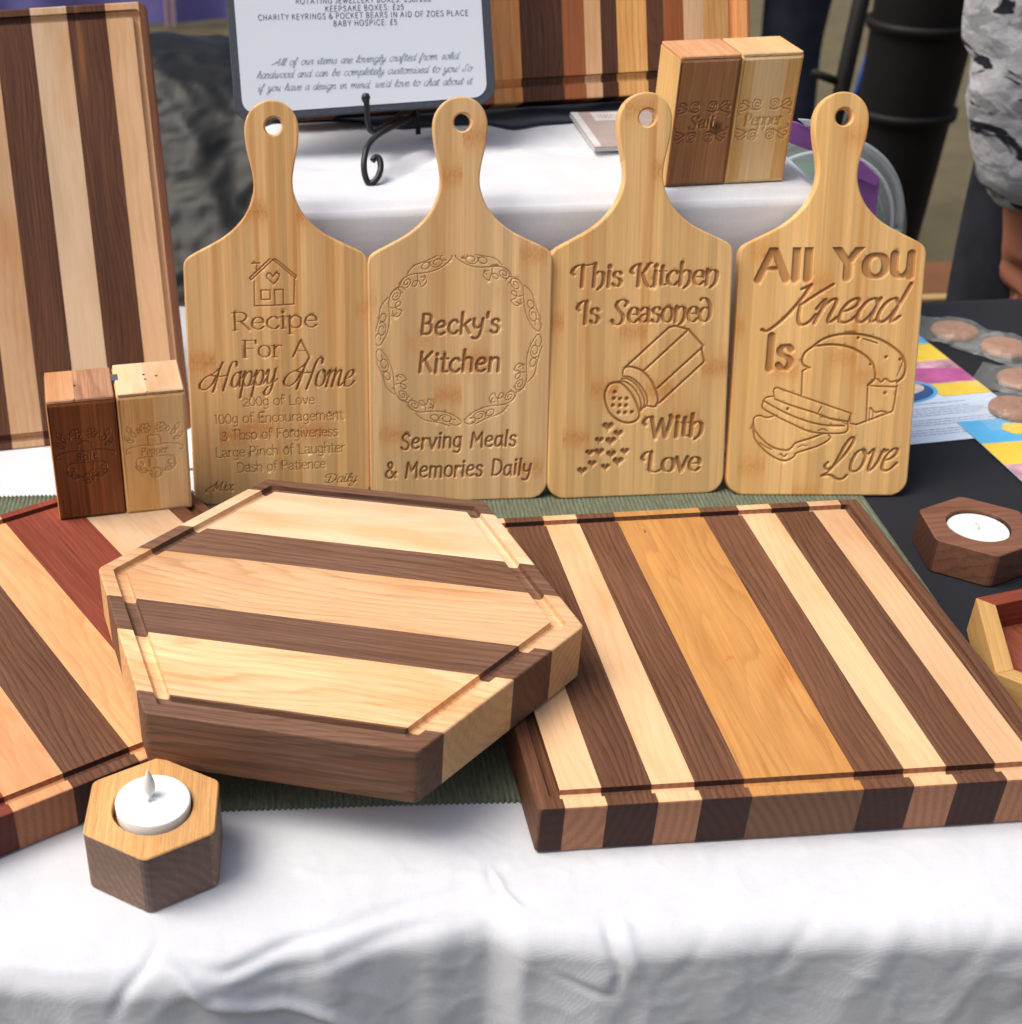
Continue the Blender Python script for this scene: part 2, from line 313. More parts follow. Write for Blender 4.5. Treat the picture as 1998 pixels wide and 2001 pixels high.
# ------------------------------------------------------------------ stroke lettering
GL = {}
for ln in """a 9|1.2,8 3,9.8 5.2,9.8 6.8,8.2 7,5 7,2 7.8,.3 9,.6;7,5.8 4,5.3 1.5,4.2 1,2 2.5,.1 5,.6 7,2.6
b 9.5|1.5,15.5 1.5,0;1.5,6.5 3,9.3 5.5,10 8,8.2 8.5,5 7.8,1.8 5.5,0 3,.6 1.5,2.8
c 8.5|7.8,8.2 6,9.9 3.8,9.7 1.6,7.6 1,5 1.6,2.2 3.8,.2 6.2,.2 8,2
d 9.8|8,15.5 8,0;8,6.8 6.2,9.5 4,9.9 1.6,7.8 1,5 1.6,2 3.8,0 6.2,.6 8,3
e 8.8|1.2,5.4 8,5.6;8,5.6 7.4,8.5 5,10 2.5,9 1.1,6 1.3,2.8 3,.5 5.5,.1 8,2
f 6|6.5,14 5,15.5 3.2,15 2.5,12.5 2.5,0;.3,9.8 5.5,9.8
g 9|7.5,9.8 7.6,0 7,-3.2 4.5,-4.6 1.6,-3.6;7.5,7 5.8,9.6 3.6,9.8 1.5,7.6 1.1,5 1.6,2.4 3.6,.4 5.8,1 7.5,3.4
h 9.6|1.5,15.5 1.5,0;1.5,6.5 3.2,9.2 5.4,10 7.4,8.8 7.9,6 7.9,0
i 4|2,10 2,0;2,13.2 2,13.7
k 9|1.5,15.5 1.5,0;7.8,10 1.6,4.6;3.8,6.4 8.4,0
l 4|2,15.5 2,0
m 14.5|1.5,10 1.5,0;1.5,6.8 3,9.3 4.8,10 6.6,8.8 7,6 7,0;7,6.8 8.6,9.3 10.4,10 12.2,8.8 12.8,6 12.8,0
n 9.6|1.5,10 1.5,0;1.5,6.5 3.2,9.2 5.4,10 7.4,8.8 7.9,6 7.9,0
o 9.6|4.8,10 2,8.6 1,5 2,1.4 4.8,0 7.6,1.4 8.6,5 7.6,8.6 4.8,10
p 9.6|1.5,10 1.5,-4.6;1.5,6.5 3,9.3 5.5,10 8,8.2 8.5,5 7.8,1.8 5.5,0 3,.6 1.5,2.8
r 6.6|1.5,10 1.5,0;1.5,6 3,9 4.8,10 6.6,9.4
s 7.6|6.6,8.4 4.8,10 2.4,9.6 1.4,7.8 2.6,6 5.2,4.8 6.6,2.8 5.4,.4 3,0 .9,1.6
t 6|2.8,13 2.8,2.2 3.8,.2 6,.6;.5,9.8 5.6,9.8
u 9.6|1.6,10 1.6,3.6 2.6,.8 4.6,0 6.6,1 7.9,3.4;7.9,10 7.9,0
v 8.8|.8,10 4.4,0;4.4,0 8,10
w 13|.8,10 3.8,0;3.8,0 6.5,9;6.5,9 9.2,0;9.2,0 12.2,10
x 8.6|1,10 7.6,0;7.6,10 1,0
y 8.8|.8,10 4.4,0;8,10 4.4,0 2.8,-3.6 .8,-4.6
A 12.5|6.2,14.5 .8,0;6.2,14.5 11.6,0;2.8,5 9.6,5
B 10.5|1.8,14.5 1.8,0;1.8,14.5 6,14.3 8,11.4 6,8 1.8,7.6;1.8,7.6 7,7.4 9,4 7,.4 1.8,0
C 12|11,12 8.5,14.4 5.5,14.4 2.2,12 1,7.3 2.2,2.6 5.5,.2 8.5,.2 11,2.4
D 12|2,14.5 2,0;2,14.5 7,13.8 10.5,10 10.5,4.5 7,.7 2,0
E 9.6|1.8,14.5 1.8,0;1.8,14.5 8.6,14.5;1.8,7.6 7.6,7.6;1.8,0 9,0
F 9.4|1.8,14.5 1.8,0;1.8,14.5 8.8,14.5;1.8,7.6 7.6,7.6
G 12.5|11,12 8.5,14.4 5.5,14.4 2.2,12 1,7.3 2.2,2.6 5.5,.2 8.5,.4 11,2.4;11,2.4 11,6.8;11,6.8 7.5,6.8
H 12|1.8,14.5 1.8,0;10.2,14.5 10.2,0;1.8,7.4 10.2,7.4
I 5|2.5,14.5 2.5,0
J 7|5,14.5 5,3 3.5,.3 .6,1
K 10.8|1.8,14.5 1.8,0;9.4,14.5 1.8,6.4;4.6,8.8 10.2,0
L 9.2|1.8,14.5 1.8,0;1.8,0 8.8,0
M 14|1.6,0 2,14.5;2,14.5 7,3;7,3 12,14.5;12,14.5 12.4,0
N 12|1.8,0 1.8,14.5;1.8,14.5 10.2,0;10.2,0 10.2,14.5
O 13.5|6.7,14.5 2.6,12.4 1,7.3 2.6,2 6.7,0 10.8,2 12.4,7.3 10.8,12.4 6.7,14.5
P 10.4|1.8,14.5 1.8,0;1.8,14.5 6.5,14.4 9.2,11 6.5,7 1.8,6.6
R 10.8|1.8,14.5 1.8,0;1.8,14.5 6.5,14.4 9,11 6.5,7.4 1.8,7;5.4,7 10.4,0
S 10|8.6,12.4 6.2,14.5 3,13.8 1.8,11 3.4,8.4 6.8,6.6 8.6,3.6 6.8,.4 3.4,0 1,2
T 11|5.5,14.5 5.5,0;.6,14.5 10.4,14.5
V 11.6|.8,14.5 5.8,0;5.8,0 10.8,14.5
W 16|.8,14.5 4.4,0;4.4,0 8,13.4;8,13.4 11.6,0;11.6,0 15.2,14.5
X 11|1,14.5 10,0;10,14.5 1,0
Y 11|.8,14.5 5.6,6.6;10.4,14.5 5.6,6.6;5.6,6.6 5.6,0
Z 10|1,14.5 9,14.5;9,14.5 1,0;1,0 9.2,0
0 9.6|4.8,10.6 2,9 1,5.2 2,1.4 4.8,0 7.6,1.4 8.6,5.2 7.6,9 4.8,10.6
1 6|1.4,9.6 3.4,10.6;3.4,10.6 3.4,0
2 8.6|1,9 3.6,11.4 6.6,10.6 7.2,8 5,4.4 1,0;1,0 8,0
3 8.6|1.4,10.6 4.2,12 6.8,10.6 6.2,7.6 3.8,6.2;3.8,6.2 7,5 7.6,2 5.4,-.4 2.6,-.6 .8,.8
4 9|6.4,14 .8,4.4;.8,4.4 8.4,4.4;6.4,14 6.4,0
5 8.6|7,14 2.2,14;2.2,14 1.6,8.2;1.6,8.2 4.6,9 7.4,7 7.4,3 5,.2 1,.8
6 9|7.6,13 5,14 2.2,11 1,6 2,1.6 4.8,0 7.6,1.8 8,5 6,8 3.4,7.8 1.4,5.2
& 12|11,5.4 8.6,2 5.6,0 2.4,.6 1,3.6 2.6,6.6 6,9 6.6,12 5,14.4 3,13.8 2.6,11.4 5.2,7.6 11,0
' 3.4|1.8,15 1.6,11.6
! 4|2,15 2,4;2,.6 2,.1
: 4|2,9 2,8.5;2,.9 2,.3
, 4|2.2,1 1.2,-2
£ 9.6|8.2,12.4 6.4,14.3 4,13.4 3.4,10.5 3.6,4 1.4,.3;1.4,.3 8.6,.3;1,7 7,7
- 6|1,5.5 5,5.5
/ 7|.6,-1 6,15""".split('\n'):
    h, b = ln.split('|'); ch, adv = h.split(' ')
    GL[ch] = (float(adv), [[tuple(float(q) for q in p.split(',')) for p in st.split(' ')] for st in b.split(';')])
def alt(txt):
    d = dict(GL)
    for ln in txt.strip().split('\n'):
        h, b = ln.split('|'); ch, adv = h.split(' ')
        d[ch] = (float(adv), [[tuple(float(q) for q in p.split(',')) for p in st.split(' ')] for st in b.split(';')])
    return d
SCR = alt("""a 9|7.4,8 5.4,10 2.6,9 .9,5.4 1.4,1.6 3.6,0 5.8,1.8 7.4,5.4;7.6,10 7.3,3 8.2,.3 10.4,1.6
e 8|1,4.6 4,5.4 6.6,7.4 6.4,9.6 4.4,10 2,8 1,4.6 1.8,1 4.2,0 6.8,1 9,3.4
m 15|-.4,6 1.4,9.8 2,7.6 1.4,0;1.5,4 3.6,8.8 5.4,10 6.6,8.4 6.2,0;6.3,4 8.4,8.8 10.2,10 11.4,8.4 11.2,2 12.6,.2 14.8,2.4
n 10|-.4,6 1.4,9.8 2,7.6 1.4,0;1.5,4 3.6,8.8 5.6,10 7,8.4 6.8,2 8,.2 10.4,2.4
o 9.2|4.8,10 2,8.8 1,5 2,1 4.6,0 7.2,1.6 8,5.4 6.8,9 4.8,10;5.4,9.6 7.4,7.8 10.2,9
p 9.6|0,6 1.8,10;1.8,10 1.4,3 .6,-7;1.4,4 3.4,8.8 5.6,10 7.8,8 7.8,4 6,.6 3.4,.6 1.6,2.8;6,.6 8.6,1 10.6,4
r 7|-.4,5 1.6,10.4 3,8.6 5.2,9.4;5.2,9.4 4.4,3 5.4,.2 7.6,2
v 9|0,8 1.6,10 2.6,8 2.8,2 4,.2 6.6,3.6 7.6,9.6 8.6,8.6 10,9.6
y 9.4|0,7 1.6,10 2.4,8 2.2,3 3.6,.6 5.8,2 7.6,6;7.8,10 7.4,2 6,-4.6 3,-7 1,-5 3,-1.6 7,.4 10.4,3.4
x 9|0,7 2,10 4,7 5,3 7,0 9,2.4;7.6,10 4,5 .4,0
i 5|0,5 1.8,9.8;1.8,9.8 1.6,2 3,.2 5.4,2.6;2,13 2.1,13.5
l 5|0,3 3.4,9 4.4,14 3.4,16 2,14 1.6,3 3,.2 5.4,2.6
d 10|7,8.4 5,10 2.4,8.8 .9,5.2 1.4,1.4 3.6,0 6,2 7.8,7 8.8,16;8,8 7.4,3 8,.2 10.6,2.4
f 7|-.4,3 3.6,10 5,15 3.8,16.4 2.6,13 1.6,-4 2.4,-6.4 3.8,-3.6 2.4,.4 6.4,3
g 9.4|7.4,8 5.4,10 2.6,9 .9,5.4 1.4,1.6 3.6,0 5.8,1.8 7.4,5.4;7.6,10 7.2,0 5.6,-5.4 3,-6.6 1.6,-4.4 5,-1 10,3
h 9.8|0,3 3.4,9 4.6,14.6 3.4,16 2.2,14 1.4,0;1.6,4 3.6,8.8 5.6,10 7,8.4 6.8,2 8,.2 10.4,2.4
b 9|0,3 3.4,9 4.4,14.6 3.2,16 2,14 1.4,3 3,0 5.8,.6 7.4,4 6.6,8.6 4.4,8.2;6.6,8.6 9.4,8.4
k 9.4|0,3 3.4,9 4.6,14.6 3.4,16 2.2,14 1.4,0;1.6,4 4.4,9 6.8,9.6 6.6,6.6 3,5.2;3,5.2 6,1.4 8,.2 9.8,2
u 9.8|0,7 1.6,10 1.6,3 3,.2 5.4,2 7,7;7.2,10 6.8,2 8,.2 10.2,2.4
s 7|0,4 3.4,10 4.6,6.4 5,2 3,0 .8,1;4.6,.8 7.4,2.6
t 6.4|0,4 3.2,14 2.2,3 3.4,.2 6.6,2.6;.4,10.4 6,10.8
c 8|6.6,8.4 4.8,10 2.4,8.8 1,5 1.8,1 4.2,0 6.6,1 8.6,3
w 12.5|0,8 1.6,10 2.2,3 3.6,.2 5.6,2 6.8,9.6;6.8,9.6 6.8,3 8.2,.2 10.4,3 11,9.4 13.4,9
H 14.5|1.5,8.5 -1,3.5 -6,.2 -10.5,1.2 -11,4.6 -7.5,8.2 -1,10.6 4,14.5 5.4,17.4;5.4,17.4 3.4,12 2.2,5 .6,-1.6;17.5,14.2 16.8,16.8 14,17 12,13.4 10.6,6 9,-1.4;-3,9.4 3.6,8.2 11,8.6
K 13|2,14.4 5.4,16;5.4,16 3.6,9.4 0,2 -4.5,-3 -7.4,-2.6;15,16.2 10,12.4 4.6,7.6;4.6,7.6 6.4,2 9,-.8 12,.6 13.4,3.4
L 12|-.6,4.6 -1.6,3 1,1.4 5.5,5 9,11.5 9.4,15 7.4,15.6 5.4,11.5 4,4.6 1.6,.2 -1.6,-1.6;-1.6,-1.6 3,-1.2 8,-3.2 11.4,-3.2 13,-1.6
M 18|-5,1 -8,.4 -8.6,3 -5,5.5 0,8 3,13 4.4,15;4.4,15 2.4,0;4.4,15 6,8 7.4,3 10,9 13.4,15;13.4,15 12.6,4 13.6,.4 16.6,2.4
D 14|-2,9 -4,12.4 0,15.4 6,15 11.4,11.6 11.6,5 7,.4 1,.2 -2.4,2;3.4,12.4 2.4,0
C 12|10,13 8,15 4,13.6 1,8 1.6,2 5,0 9.6,2.6
A 13|-3,1 -5,3 -2,4 4,8.6 9,15.4;9,15.4 8.4,6 9,.2 11.4,1.6;1.6,5.8 9.4,6.4
S 10|9,12.4 8,15 4.6,14.6 3,11.6 5,8 6.6,4 4.6,.4 1,.6 -1,3 2,5""")
FAN = alt("""T 11|-2,8.2 -3.4,9.8 -2.4,12.6 1,14.8 5.5,14.6 10.8,15.4;4,14.4 4,0
I 6.5|-1.6,8.6 -3,10.2 -2,12.8 .6,14.6 4.4,15;3.4,14.4 3.4,0
K 12|-2,8.4 -3.4,10 -2.4,12.6 .2,14.6 3.4,15;2.4,14.4 2.4,0;11.4,15.4 9.4,15.2 6,10 4.6,8.4;4.6,8.4 7.4,2.4 10,-1 12.6,-.4
W 17|-1.8,8.8 -3,10.6 -2,13 .6,14.6 3,13.6;2,14 5.4,0;5.4,0 8.6,12.4;8.6,12.4 12,0;12,0 14.6,12 14,15
L 10.5|-1.8,8.8 -3,10.6 -2,13 .6,14.8 4,14.8;3,14.4 2.6,3;2.4,2 4,.2 7,0 10.4,1.4
S 12|9.6,11.4 11,13.4 8.4,15.2 4.6,14.6 3,11.6 5,8.4 8.4,5 8.6,1.4 6,-1 2.4,-.8 .8,1.6
h 9.8|1.5,15.5 1.5,0;1.5,6.5 3.6,9.6 6,10 8,8.2 8.2,4 7,.4 4.4,-2
n 9.8|1.5,10 1.5,0;1.5,6.5 3.6,9.6 6,10 8,8.2 8.2,4 7,.4 4.4,-2
d 9.6|.6,14.6 2.4,15.8 5.4,14.6 8,10.6 8.6,5 7.4,1.4 4.6,0 2,1.4 1,4.6 2,8 4.6,9.4 8.2,8""")
RND = alt("""y 8.8|1,10 1.4,5.4 3.4,3.4 6.4,4.6;7.8,10 7.2,2 5.8,-2.8 3,-4.4 .8,-3.6
l 4|2.2,15 1.8,0
e 9|2,5 7.4,6.6 6.8,9.2 4.4,10 2,8.2 1,5 1.8,1.6 4.4,0 7.8,1.4
a 9.2|7,8.6 4.6,9.8 2,8.2 1,4.6 2,1 4.6,.4 7,3.4;7.4,9.8 7.6,4 8.6,.2
M 14|1.6,0 2.6,14;2.6,14 7,6;7,6 11.4,14;11.4,14 12.4,0""")
ROM = alt("""0 9.6|4.8,13.6 2,11 1,7 2,2 4.8,0 7.6,2 8.6,7 7.6,11 4.8,13.6
1 6|1.4,12.6 3.4,13.6;3.4,13.6 3.4,0""")
STY = dict(small=(ROM, .95, 1.75, 0, 0, 0), serif=(ROM, 1.0, 2.1, 0, 1, 0), script=(SCR, 1.1, 2.5, .30, 0, .35), round=(RND, 2.7, 3.2, .10, 0, 0), fancy=(FAN, 1.4, 3.7, .05, 0, 0),
           sans=(GL, 2.2, 4.0, .02, 0, 0), script2=(SCR, 1.5, 2.2, .42, 0, .3), caps=(GL, 1.5, 1.6, 0, 0, 0), italic=(SCR, .45, .95, .38, 0, .4))
def layout(style, text, p0, p1, cap, track=None):
    """strokes as lists of (u, v, width) in the unit of p0/p1"""
    gl, wmin, wmax, sl, serif, nib = STY[style]
    sy = cap/14.5
    adv = []
    tr = {'caps': 3.4, 'sans': .6, 'round': .9}.get(style, .4 if serif else 0) if track is None else track
    tot = 0; sp = {'fancy': 9, 'round': 7.5, 'sans': 7, 'italic': 8}.get(style, 6)
    for ch in text:
        a = sp if ch == ' ' else gl[ch][0]+tr
        adv.append(a); tot += a
    tot -= tr
    L = math.hypot(p1[0]-p0[0], p1[1]-p0[1]); ang = math.atan2(p1[1]-p0[1], p1[0]-p0[0])
    lsh = {'script': 10.5*0, 'script2': 0}.get(style, 0)
    # swash capitals reach left of their origin
    left = -min([0]+[x+sl*y for st in gl.get(text[0], (0, [[(0, 0)]]))[1] for x, y in st])
    right = max([0]+[x+sl*y-gl[text[-1]][0] for st in gl[text[-1]][1] for x, y in st])
    sx = L/(tot+left+right); xc = left
    out = []
    ca, sa = math.cos(ang), math.sin(ang)
    rs = random.Random(len(text)*7+len(style))
    for ch, a in zip(text, adv):
        if ch != ' ':
            dy = rs.uniform(-.5, .5) if style == 'round' else 0
            strokes = gl[ch][1]; ex = []
            if serif:
                for st in strokes:
                    (x0, y0), (x1, y1) = st[0], st[-1]
                    for (x, y) in ((x0, y0), (x1, y1)):
                        if abs(y) < .3 or abs(y+4.6) < .2:
                            if abs(st[-1][0]-st[-2][0]) < 3 and abs(st[-1][1]-st[-2][1]) > 3 and y == y1: ex.append([(x-1.7, y), (x+1.7, y)])
                        if y == y0 and y > 9 and len(st) > 1 and abs(st[0][0]-st[1][0]) < 2.8 and abs(st[0][1]-st[1][1]) > 3 and ch not in 't':
                            ex.append([(x-1.9, y-.5 if ch.islower() else y), (x+(.1 if ch.islower() else 1.7), y)])
                if ch in 'TFEL': ex += [[(strokes[1][-1][0], strokes[1][-1][1]), (strokes[1][-1][0]+.2, strokes[1][-1][1]+(-2.6 if ch in 'TFE' else 2.6))]]
            for st in strokes+ex:
                c = catmull(st, n=6) if len(st) > 2 else [st[0], ((st[0][0]+st[1][0])/2, (st[0][1]+st[1][1])/2), st[1]]
                o = []
                for i, (x, y) in enumerate(c):
                    q0 = c[max(0, i-1)]; q1 = c[min(len(c)-1, i+1)]
                    d = math.atan2((q1[1]-q0[1]), (q1[0]-q0[0]))
                    wd = wmin+(wmax-wmin)*abs(math.sin(d-nib))**1.3
                    if len(st) == 2 and abs(st[0][1]-st[1][1]) < .7 and abs(st[0][0]-st[1][0]) < .3: wd = wmax*1.15
                    X = (x+sl*(y+dy)+xc)*sx; Y = (y+dy)*sy
                    o.append((p0[0]+X*ca-Y*sa, p0[1]+X*sa+Y*ca, wd*(sx+sy)/2))
                out.append(o)
        xc += a
    return out
def carve(strokes, u0, u1, v0, v1, res, minw=.72, maxd=1.6, slope=1.35, discs=()):
    """depth map (mm) of V-grooves along the strokes; all in mm"""
    nu = int(round((u1-u0)/res)); nv = int(round((v1-v0)/res))
    U = np.linspace(u0, u1, nu+1); V = np.linspace(v0, v1, nv+1); D = np.zeros((nv+1, nu+1), np.float32)
    ru = (u1-u0)/nu; rv = (v1-v0)/nv
    for st in strokes:
        for i in range(len(st)-1):
            ax, ay, aw = st[i]; bx, by, bw = st[i+1]
            aw = max(aw, minw); bw = max(bw, minw); m = max(aw, bw)/2+.1
            i0 = max(0, int((min(ax, bx)-m-u0)/ru)); i1 = min(nu, int((max(ax, bx)+m-u0)/ru)+1)
            j0 = max(0, int((min(ay, by)-m-v0)/rv)); j1 = min(nv, int((max(ay, by)+m-v0)/rv)+1)
            if i1 <= i0 or j1 <= j0: continue
            X, Y = np.meshgrid(U[i0:i1+1], V[j0:j1+1]); dx, dy = bx-ax, by-ay; L2 = dx*dx+dy*dy+1e-9
            t = np.clip(((X-ax)*dx+(Y-ay)*dy)/L2, 0, 1)
            ds = np.hypot(X-ax-t*dx, Y-ay-t*dy); dep = np.minimum(((aw+(bw-aw)*t)/2-ds)*max(slope, 1.5/max(aw, bw)), maxd)
            D[j0:j1+1, i0:i1+1] = np.maximum(D[j0:j1+1, i0:i1+1], dep)
    D[0] = D[-1] = 0; D[:, 0] = D[:, -1] = 0
    return U, V, np.maximum(D, 0)
def relief(U, V, D, blk=6):
    """verts (u, depth, v) and quads of a carved face; flat blocks stay one quad"""
    nv, nu = D.shape; quads = []
    ids = np.arange(nv*nu).reshape(nv, nu)
    fine = np.zeros((nv-1, nu-1), bool)
    for j in range(0, nv-1, blk):
        j1 = min(j+blk, nv-1)
        for i in range(0, nu-1, blk):
            i1 = min(i+blk, nu-1)
            if D[j:j1+1, i:i1+1].max() > 0: fine[j:j1, i:i1] = True
            else: quads.append((ids[j, i], ids[j, i1], ids[j1, i1], ids[j1, i]))
    jj, ii = np.nonzero(fine)
    q = np.stack([ids[jj, ii], ids[jj, ii+1], ids[jj+1, ii+1], ids[jj+1, ii]], 1)
    q = np.concatenate([np.array(quads, dtype=int).reshape(-1, 4), q])
    us = np.unique(q); mp = np.full(nv*nu, -1); mp[us] = np.arange(len(us))
    UU, VV = np.meshgrid(U, V); P = np.stack([UU.ravel(), D.ravel(), VV.ravel()], 1)[us]
    return P, mp[q]
def ribbon(strokes, minw=0.):
    """flat raised lettering, 2D quads"""
    vs = []; fs = []
    for st in strokes:
        for i in range(len(st)-1):
            ax, ay, aw = st[i]; bx, by, bw = st[i+1]; dx, dy = bx-ax, by-ay; L = math.hypot(dx, dy)
            if L < 1e-6: continue
            aw = max(aw, minw); bw = max(bw, minw)
            ex, ey = dx/L*aw*.25, dy/L*aw*.25; nx, ny = -dy/L, dx/L
            n = len(vs); vs += [(ax-ex+nx*aw/2, ay-ey+ny*aw/2), (ax-ex-nx*aw/2, ay-ey-ny*aw/2), (bx+ex-nx*bw/2, by+ey-ny*bw/2), (bx+ex+nx*bw/2, by+ey+ny*bw/2)]
            fs.append((n, n+1, n+2, n+3))
    return vs, fs
def heart(x, y, s):
    s *= 1.4; return [[(x-s*.24, y+s*.14, s*.56), (x, y-s*.22, s*.30), (x, y-s*.46, s*.08)], [(x+s*.24, y+s*.14, s*.56), (x, y-s*.22, s*.30)]]
def spiral(cx, cy, r0, r1, a0, turns, wd, n=26, mx=1):
    return [(cx+mx*(r0+(r1-r0)*k/n)*math.cos(a0+turns*2*PI*k/n), cy+(r0+(r1-r0)*k/n)*math.sin(a0+turns*2*PI*k/n), wd) for k in range(n+1)]

# ------------------------------------------------------------------ cloths and table
def smooth(t): t = min(1, max(0, t)); return t*t*(3-2*t)
EDGE = [(-.9, .480), (-.152, .478), (-.085, .472), (-.05, .476), (.0013, .4899), (.06, .499), (.0916, .503), (.113, .4924), (.156, .488), (.26, .491), (.36, .489), (.6, .489)]
def edge_y(x):
    for (a, ya), (b, yb) in zip(EDGE, EDGE[1:]):
        if a <= x <= b: return ya+(yb-ya)*smooth((x-a)/(b-a))
    return .485
# creases on the front drape: polylines in (x, s), s = metres below the table edge (negative: on the top), width, height
CREASE = [([(-.078, -.004), (-.062, .012), (-.048, .030), (-.028, .040), (-.010, .044), (.012, .056), (.03, .075), (.05, .10)], .0042, .0048),
          ([(-.075, .002), (-.04, .013), (0, .006), (.05, -.004), (.098, -.012)], .0045, -.0034),
          ([(-.060, .024), (0, .022), (.04, .012), (.09, .004)], .0050, -.0022),
          ([(.100, -.030), (.103, -.014), (.113, -.003)], .0022, .0022),
          ([(.108, -.036), (.098, -.022), (.100, -.010)], .003, -.0020),
          ([(-.072, -.012), (-.078, .004), (-.090, .018), (-.10, .04)], .0035, -.0030),
          ([(-.16, .004), (-.12, .008), (-.085, .004)], .004, .0018),
          ([(.152, -.004), (.153, .012), (.158, .03), (.156, .05)], .0030, -.0026),
          ([(.16, -.004), (.162, .014), (.168, .034)], .0040, .0022),
          ([(.12, .03), (.145, .042), (.158, .046)], .0030, -.0020),
          ([(-.02, -.05), (.01, -.034), (.07, -.022), (.11, -.018)], .003, .0008),
          ([(.205, .004), (.19, .03), (.17, .05)], .006, -.0010), ([(.262, .0), (.245, .018), (.236, .045)], .005, -.0012), ([(.30, -.002), (.292, .02), (.28, .06)], .009, .0016), ([(.352, 0), (.338, .022), (.325, .05)], .006, -.0011), ([(.385, 0), (.37, .02), (.36, .07)], .008, .0012)]
def crease(x, s):
    h = 0
    for pts, wd, am in CREASE:
        if not (min(p[0] for p in pts)-.02 < x < max(p[0] for p in pts)+.02): continue
        best = 9; tt = 0
        for i in range(len(pts)-1):
            (ax, ay), (bx, by) = pts[i], pts[i+1]; dx, dy = bx-ax, by-ay; L2 = dx*dx+dy*dy
            t = min(1, max(0, ((x-ax)*dx+(s-ay)*dy)/L2)); d = math.hypot(x-ax-t*dx, s-ay-t*dy)
            if d < best: best = d; tt = (i+t)/(len(pts)-1)
        if best < wd*3: h += am*math.exp(-(best/(wd*.85))**2)*min(1, 4*tt+.05, 4*(1-tt)+.05)
    return h
def tablecloth():
    xs = np.concatenate([np.arange(-.9, -.26, .02), np.arange(-.26, .46, .0022)])
    ss = np.concatenate([np.array([-.82, -.6, -.45, -.3, -.2, -.14, -.12]), np.arange(-.11, .11, .0022), np.arange(.115, .50, .02)])
    r = .016; vs = []
    for s in ss:
        for x in xs:
            ye = edge_y(x)
            if s < 0: y, z, ny, nz = ye-s, 0., 0, 1
            elif s < r*PI/2: a = s/r; y, z, ny, nz = ye-r*math.sin(a), -r+r*math.cos(a), -math.sin(a), math.cos(a)
            else: y, z, ny, nz = ye-r-.06*(s-r*1.57), -r-(s-r*1.57), -1, .0
            f = smooth((s+.004)/.035)
            n1 = noise.noise((x*17+3, s*11-x*6, 1.3)); n2 = noise.noise((x*48, s*22+x*14, 4.1)); n3 = noise.noise((x*110, s*80, 7.7))
            n4 = 1-abs(noise.noise((x*23-s*14, s*20+x*9, 9.1)))*2
            d = f*(.0032*n1+.0009*n2+.0002*n3+.0008*n4*abs(n4))
            d += (1-f)*(.0002*n2+.0005*n1)*smooth((.09+s)/.05)*smooth((x+.9)/.1)
            k = smooth((s+.10)/.05); d += crease(x, s)*k*.7+(.00032*max(0, 1-abs(noise.noise((x*34+s*22, s*40-x*20, 2.2)))*5)**2-.00022*max(0, 1-abs(noise.noise((x*52-s*30, s*36+x*26, 6.2)))*6)**2)*smooth((s+.09)/.05)
            if s < -.052: d = min(d, 0)-.0002
            vs.append((x, y+ny*d, z+nz*d-.0005))
    n = len(xs); m = len(ss)
    j, i = np.meshgrid(np.arange(m-1), np.arange(n-1), indexing='ij'); a = (j*n+i).ravel()
    q = np.stack([a, a+n, a+n+1, a+1], 1)
    o = mk('tablecloth', vs, [], M_white, quads=q)
    m_ = o.modifiers.new('thickness', 'SOLIDIFY'); m_.thickness = .0006; m_.offset = -1
    tag(o, 'white cotton tablecloth with creased front drape under the wooden boards', 'tablecloth')
tablecloth()
t = empty('folding_table', M4((-.2, .9, 0)))
tag(t, 'trestle table hidden beneath the white tablecloth', 'table')
bevel(MB().box(-.65, .64, -.385, .36, -.034, -.004).build('tabletop', plain('table_plastic', (.5, .5, .5)), t), .004)
for x in (-.6, .58):
    for y in (-.3, .3): MB().tube([(x, y, -.034), (x, y, -.75)], .012).build('leg', M_iron, t)

def runner():
    x0, x1, y0, y1, p = -.62, .425, .577, .927, .0032
    n = int((x1-x0)/p)*6; xs = np.linspace(x0, x1, n+1); rows = 26
    vs = []
    for j in range(-1, rows+2):
        t = min(1, max(0, j/rows))
        for x in xs:
            ph = (x-x0)/p*2*PI; c = .5+.5*math.cos(ph)
            e = .0016*c
            yy = (y0-e)+(y1+e-(y0-e))*t + (.0012*noise.noise((x*9, t*2, 3)) if 0 < j < rows else .0012*noise.noise((x*9, t*2, 3)))
            z = .0016+.00055*c+.0003*noise.noise((x*12, yy*12, 0)) if -1 < j < rows+1 else -.0008
            vs.append((x, yy, z))
    N = len(xs); m = rows+3
    j, i = np.meshgrid(np.arange(m-1), np.arange(N-1), indexing='ij'); a = (j*N+i).ravel()
    t_ = NT('ribbed_olive_cotton'); ob = t_.tc.outputs['Object']
    nz = t_.noise(t_.vmul(ob, (900, 120, 300)), 1, 3); k = t_.ramp(nz, [(.3, .75), (.7, 1.25)])
    nz2 = t_.noise(ob, 1400, 2); k2 = t_.ramp(nz2, [(.3, .8), (.7, 1.2)])
    col = t_.mix(1., t_.mix(1., (.135, .155, .105), k, 'MULTIPLY'), k2, 'MULTIPLY'); t_.bump(nz2, .4, .0006); m_ = t_.fin(col, .9, .15)
    o = mk('table_runner', vs, [], m_, quads=np.stack([a, a+1, a+N+1, a+N], 1))
    tag(o, 'olive green ribbed table runner with scalloped edge under the boards', 'table runner')
runner()

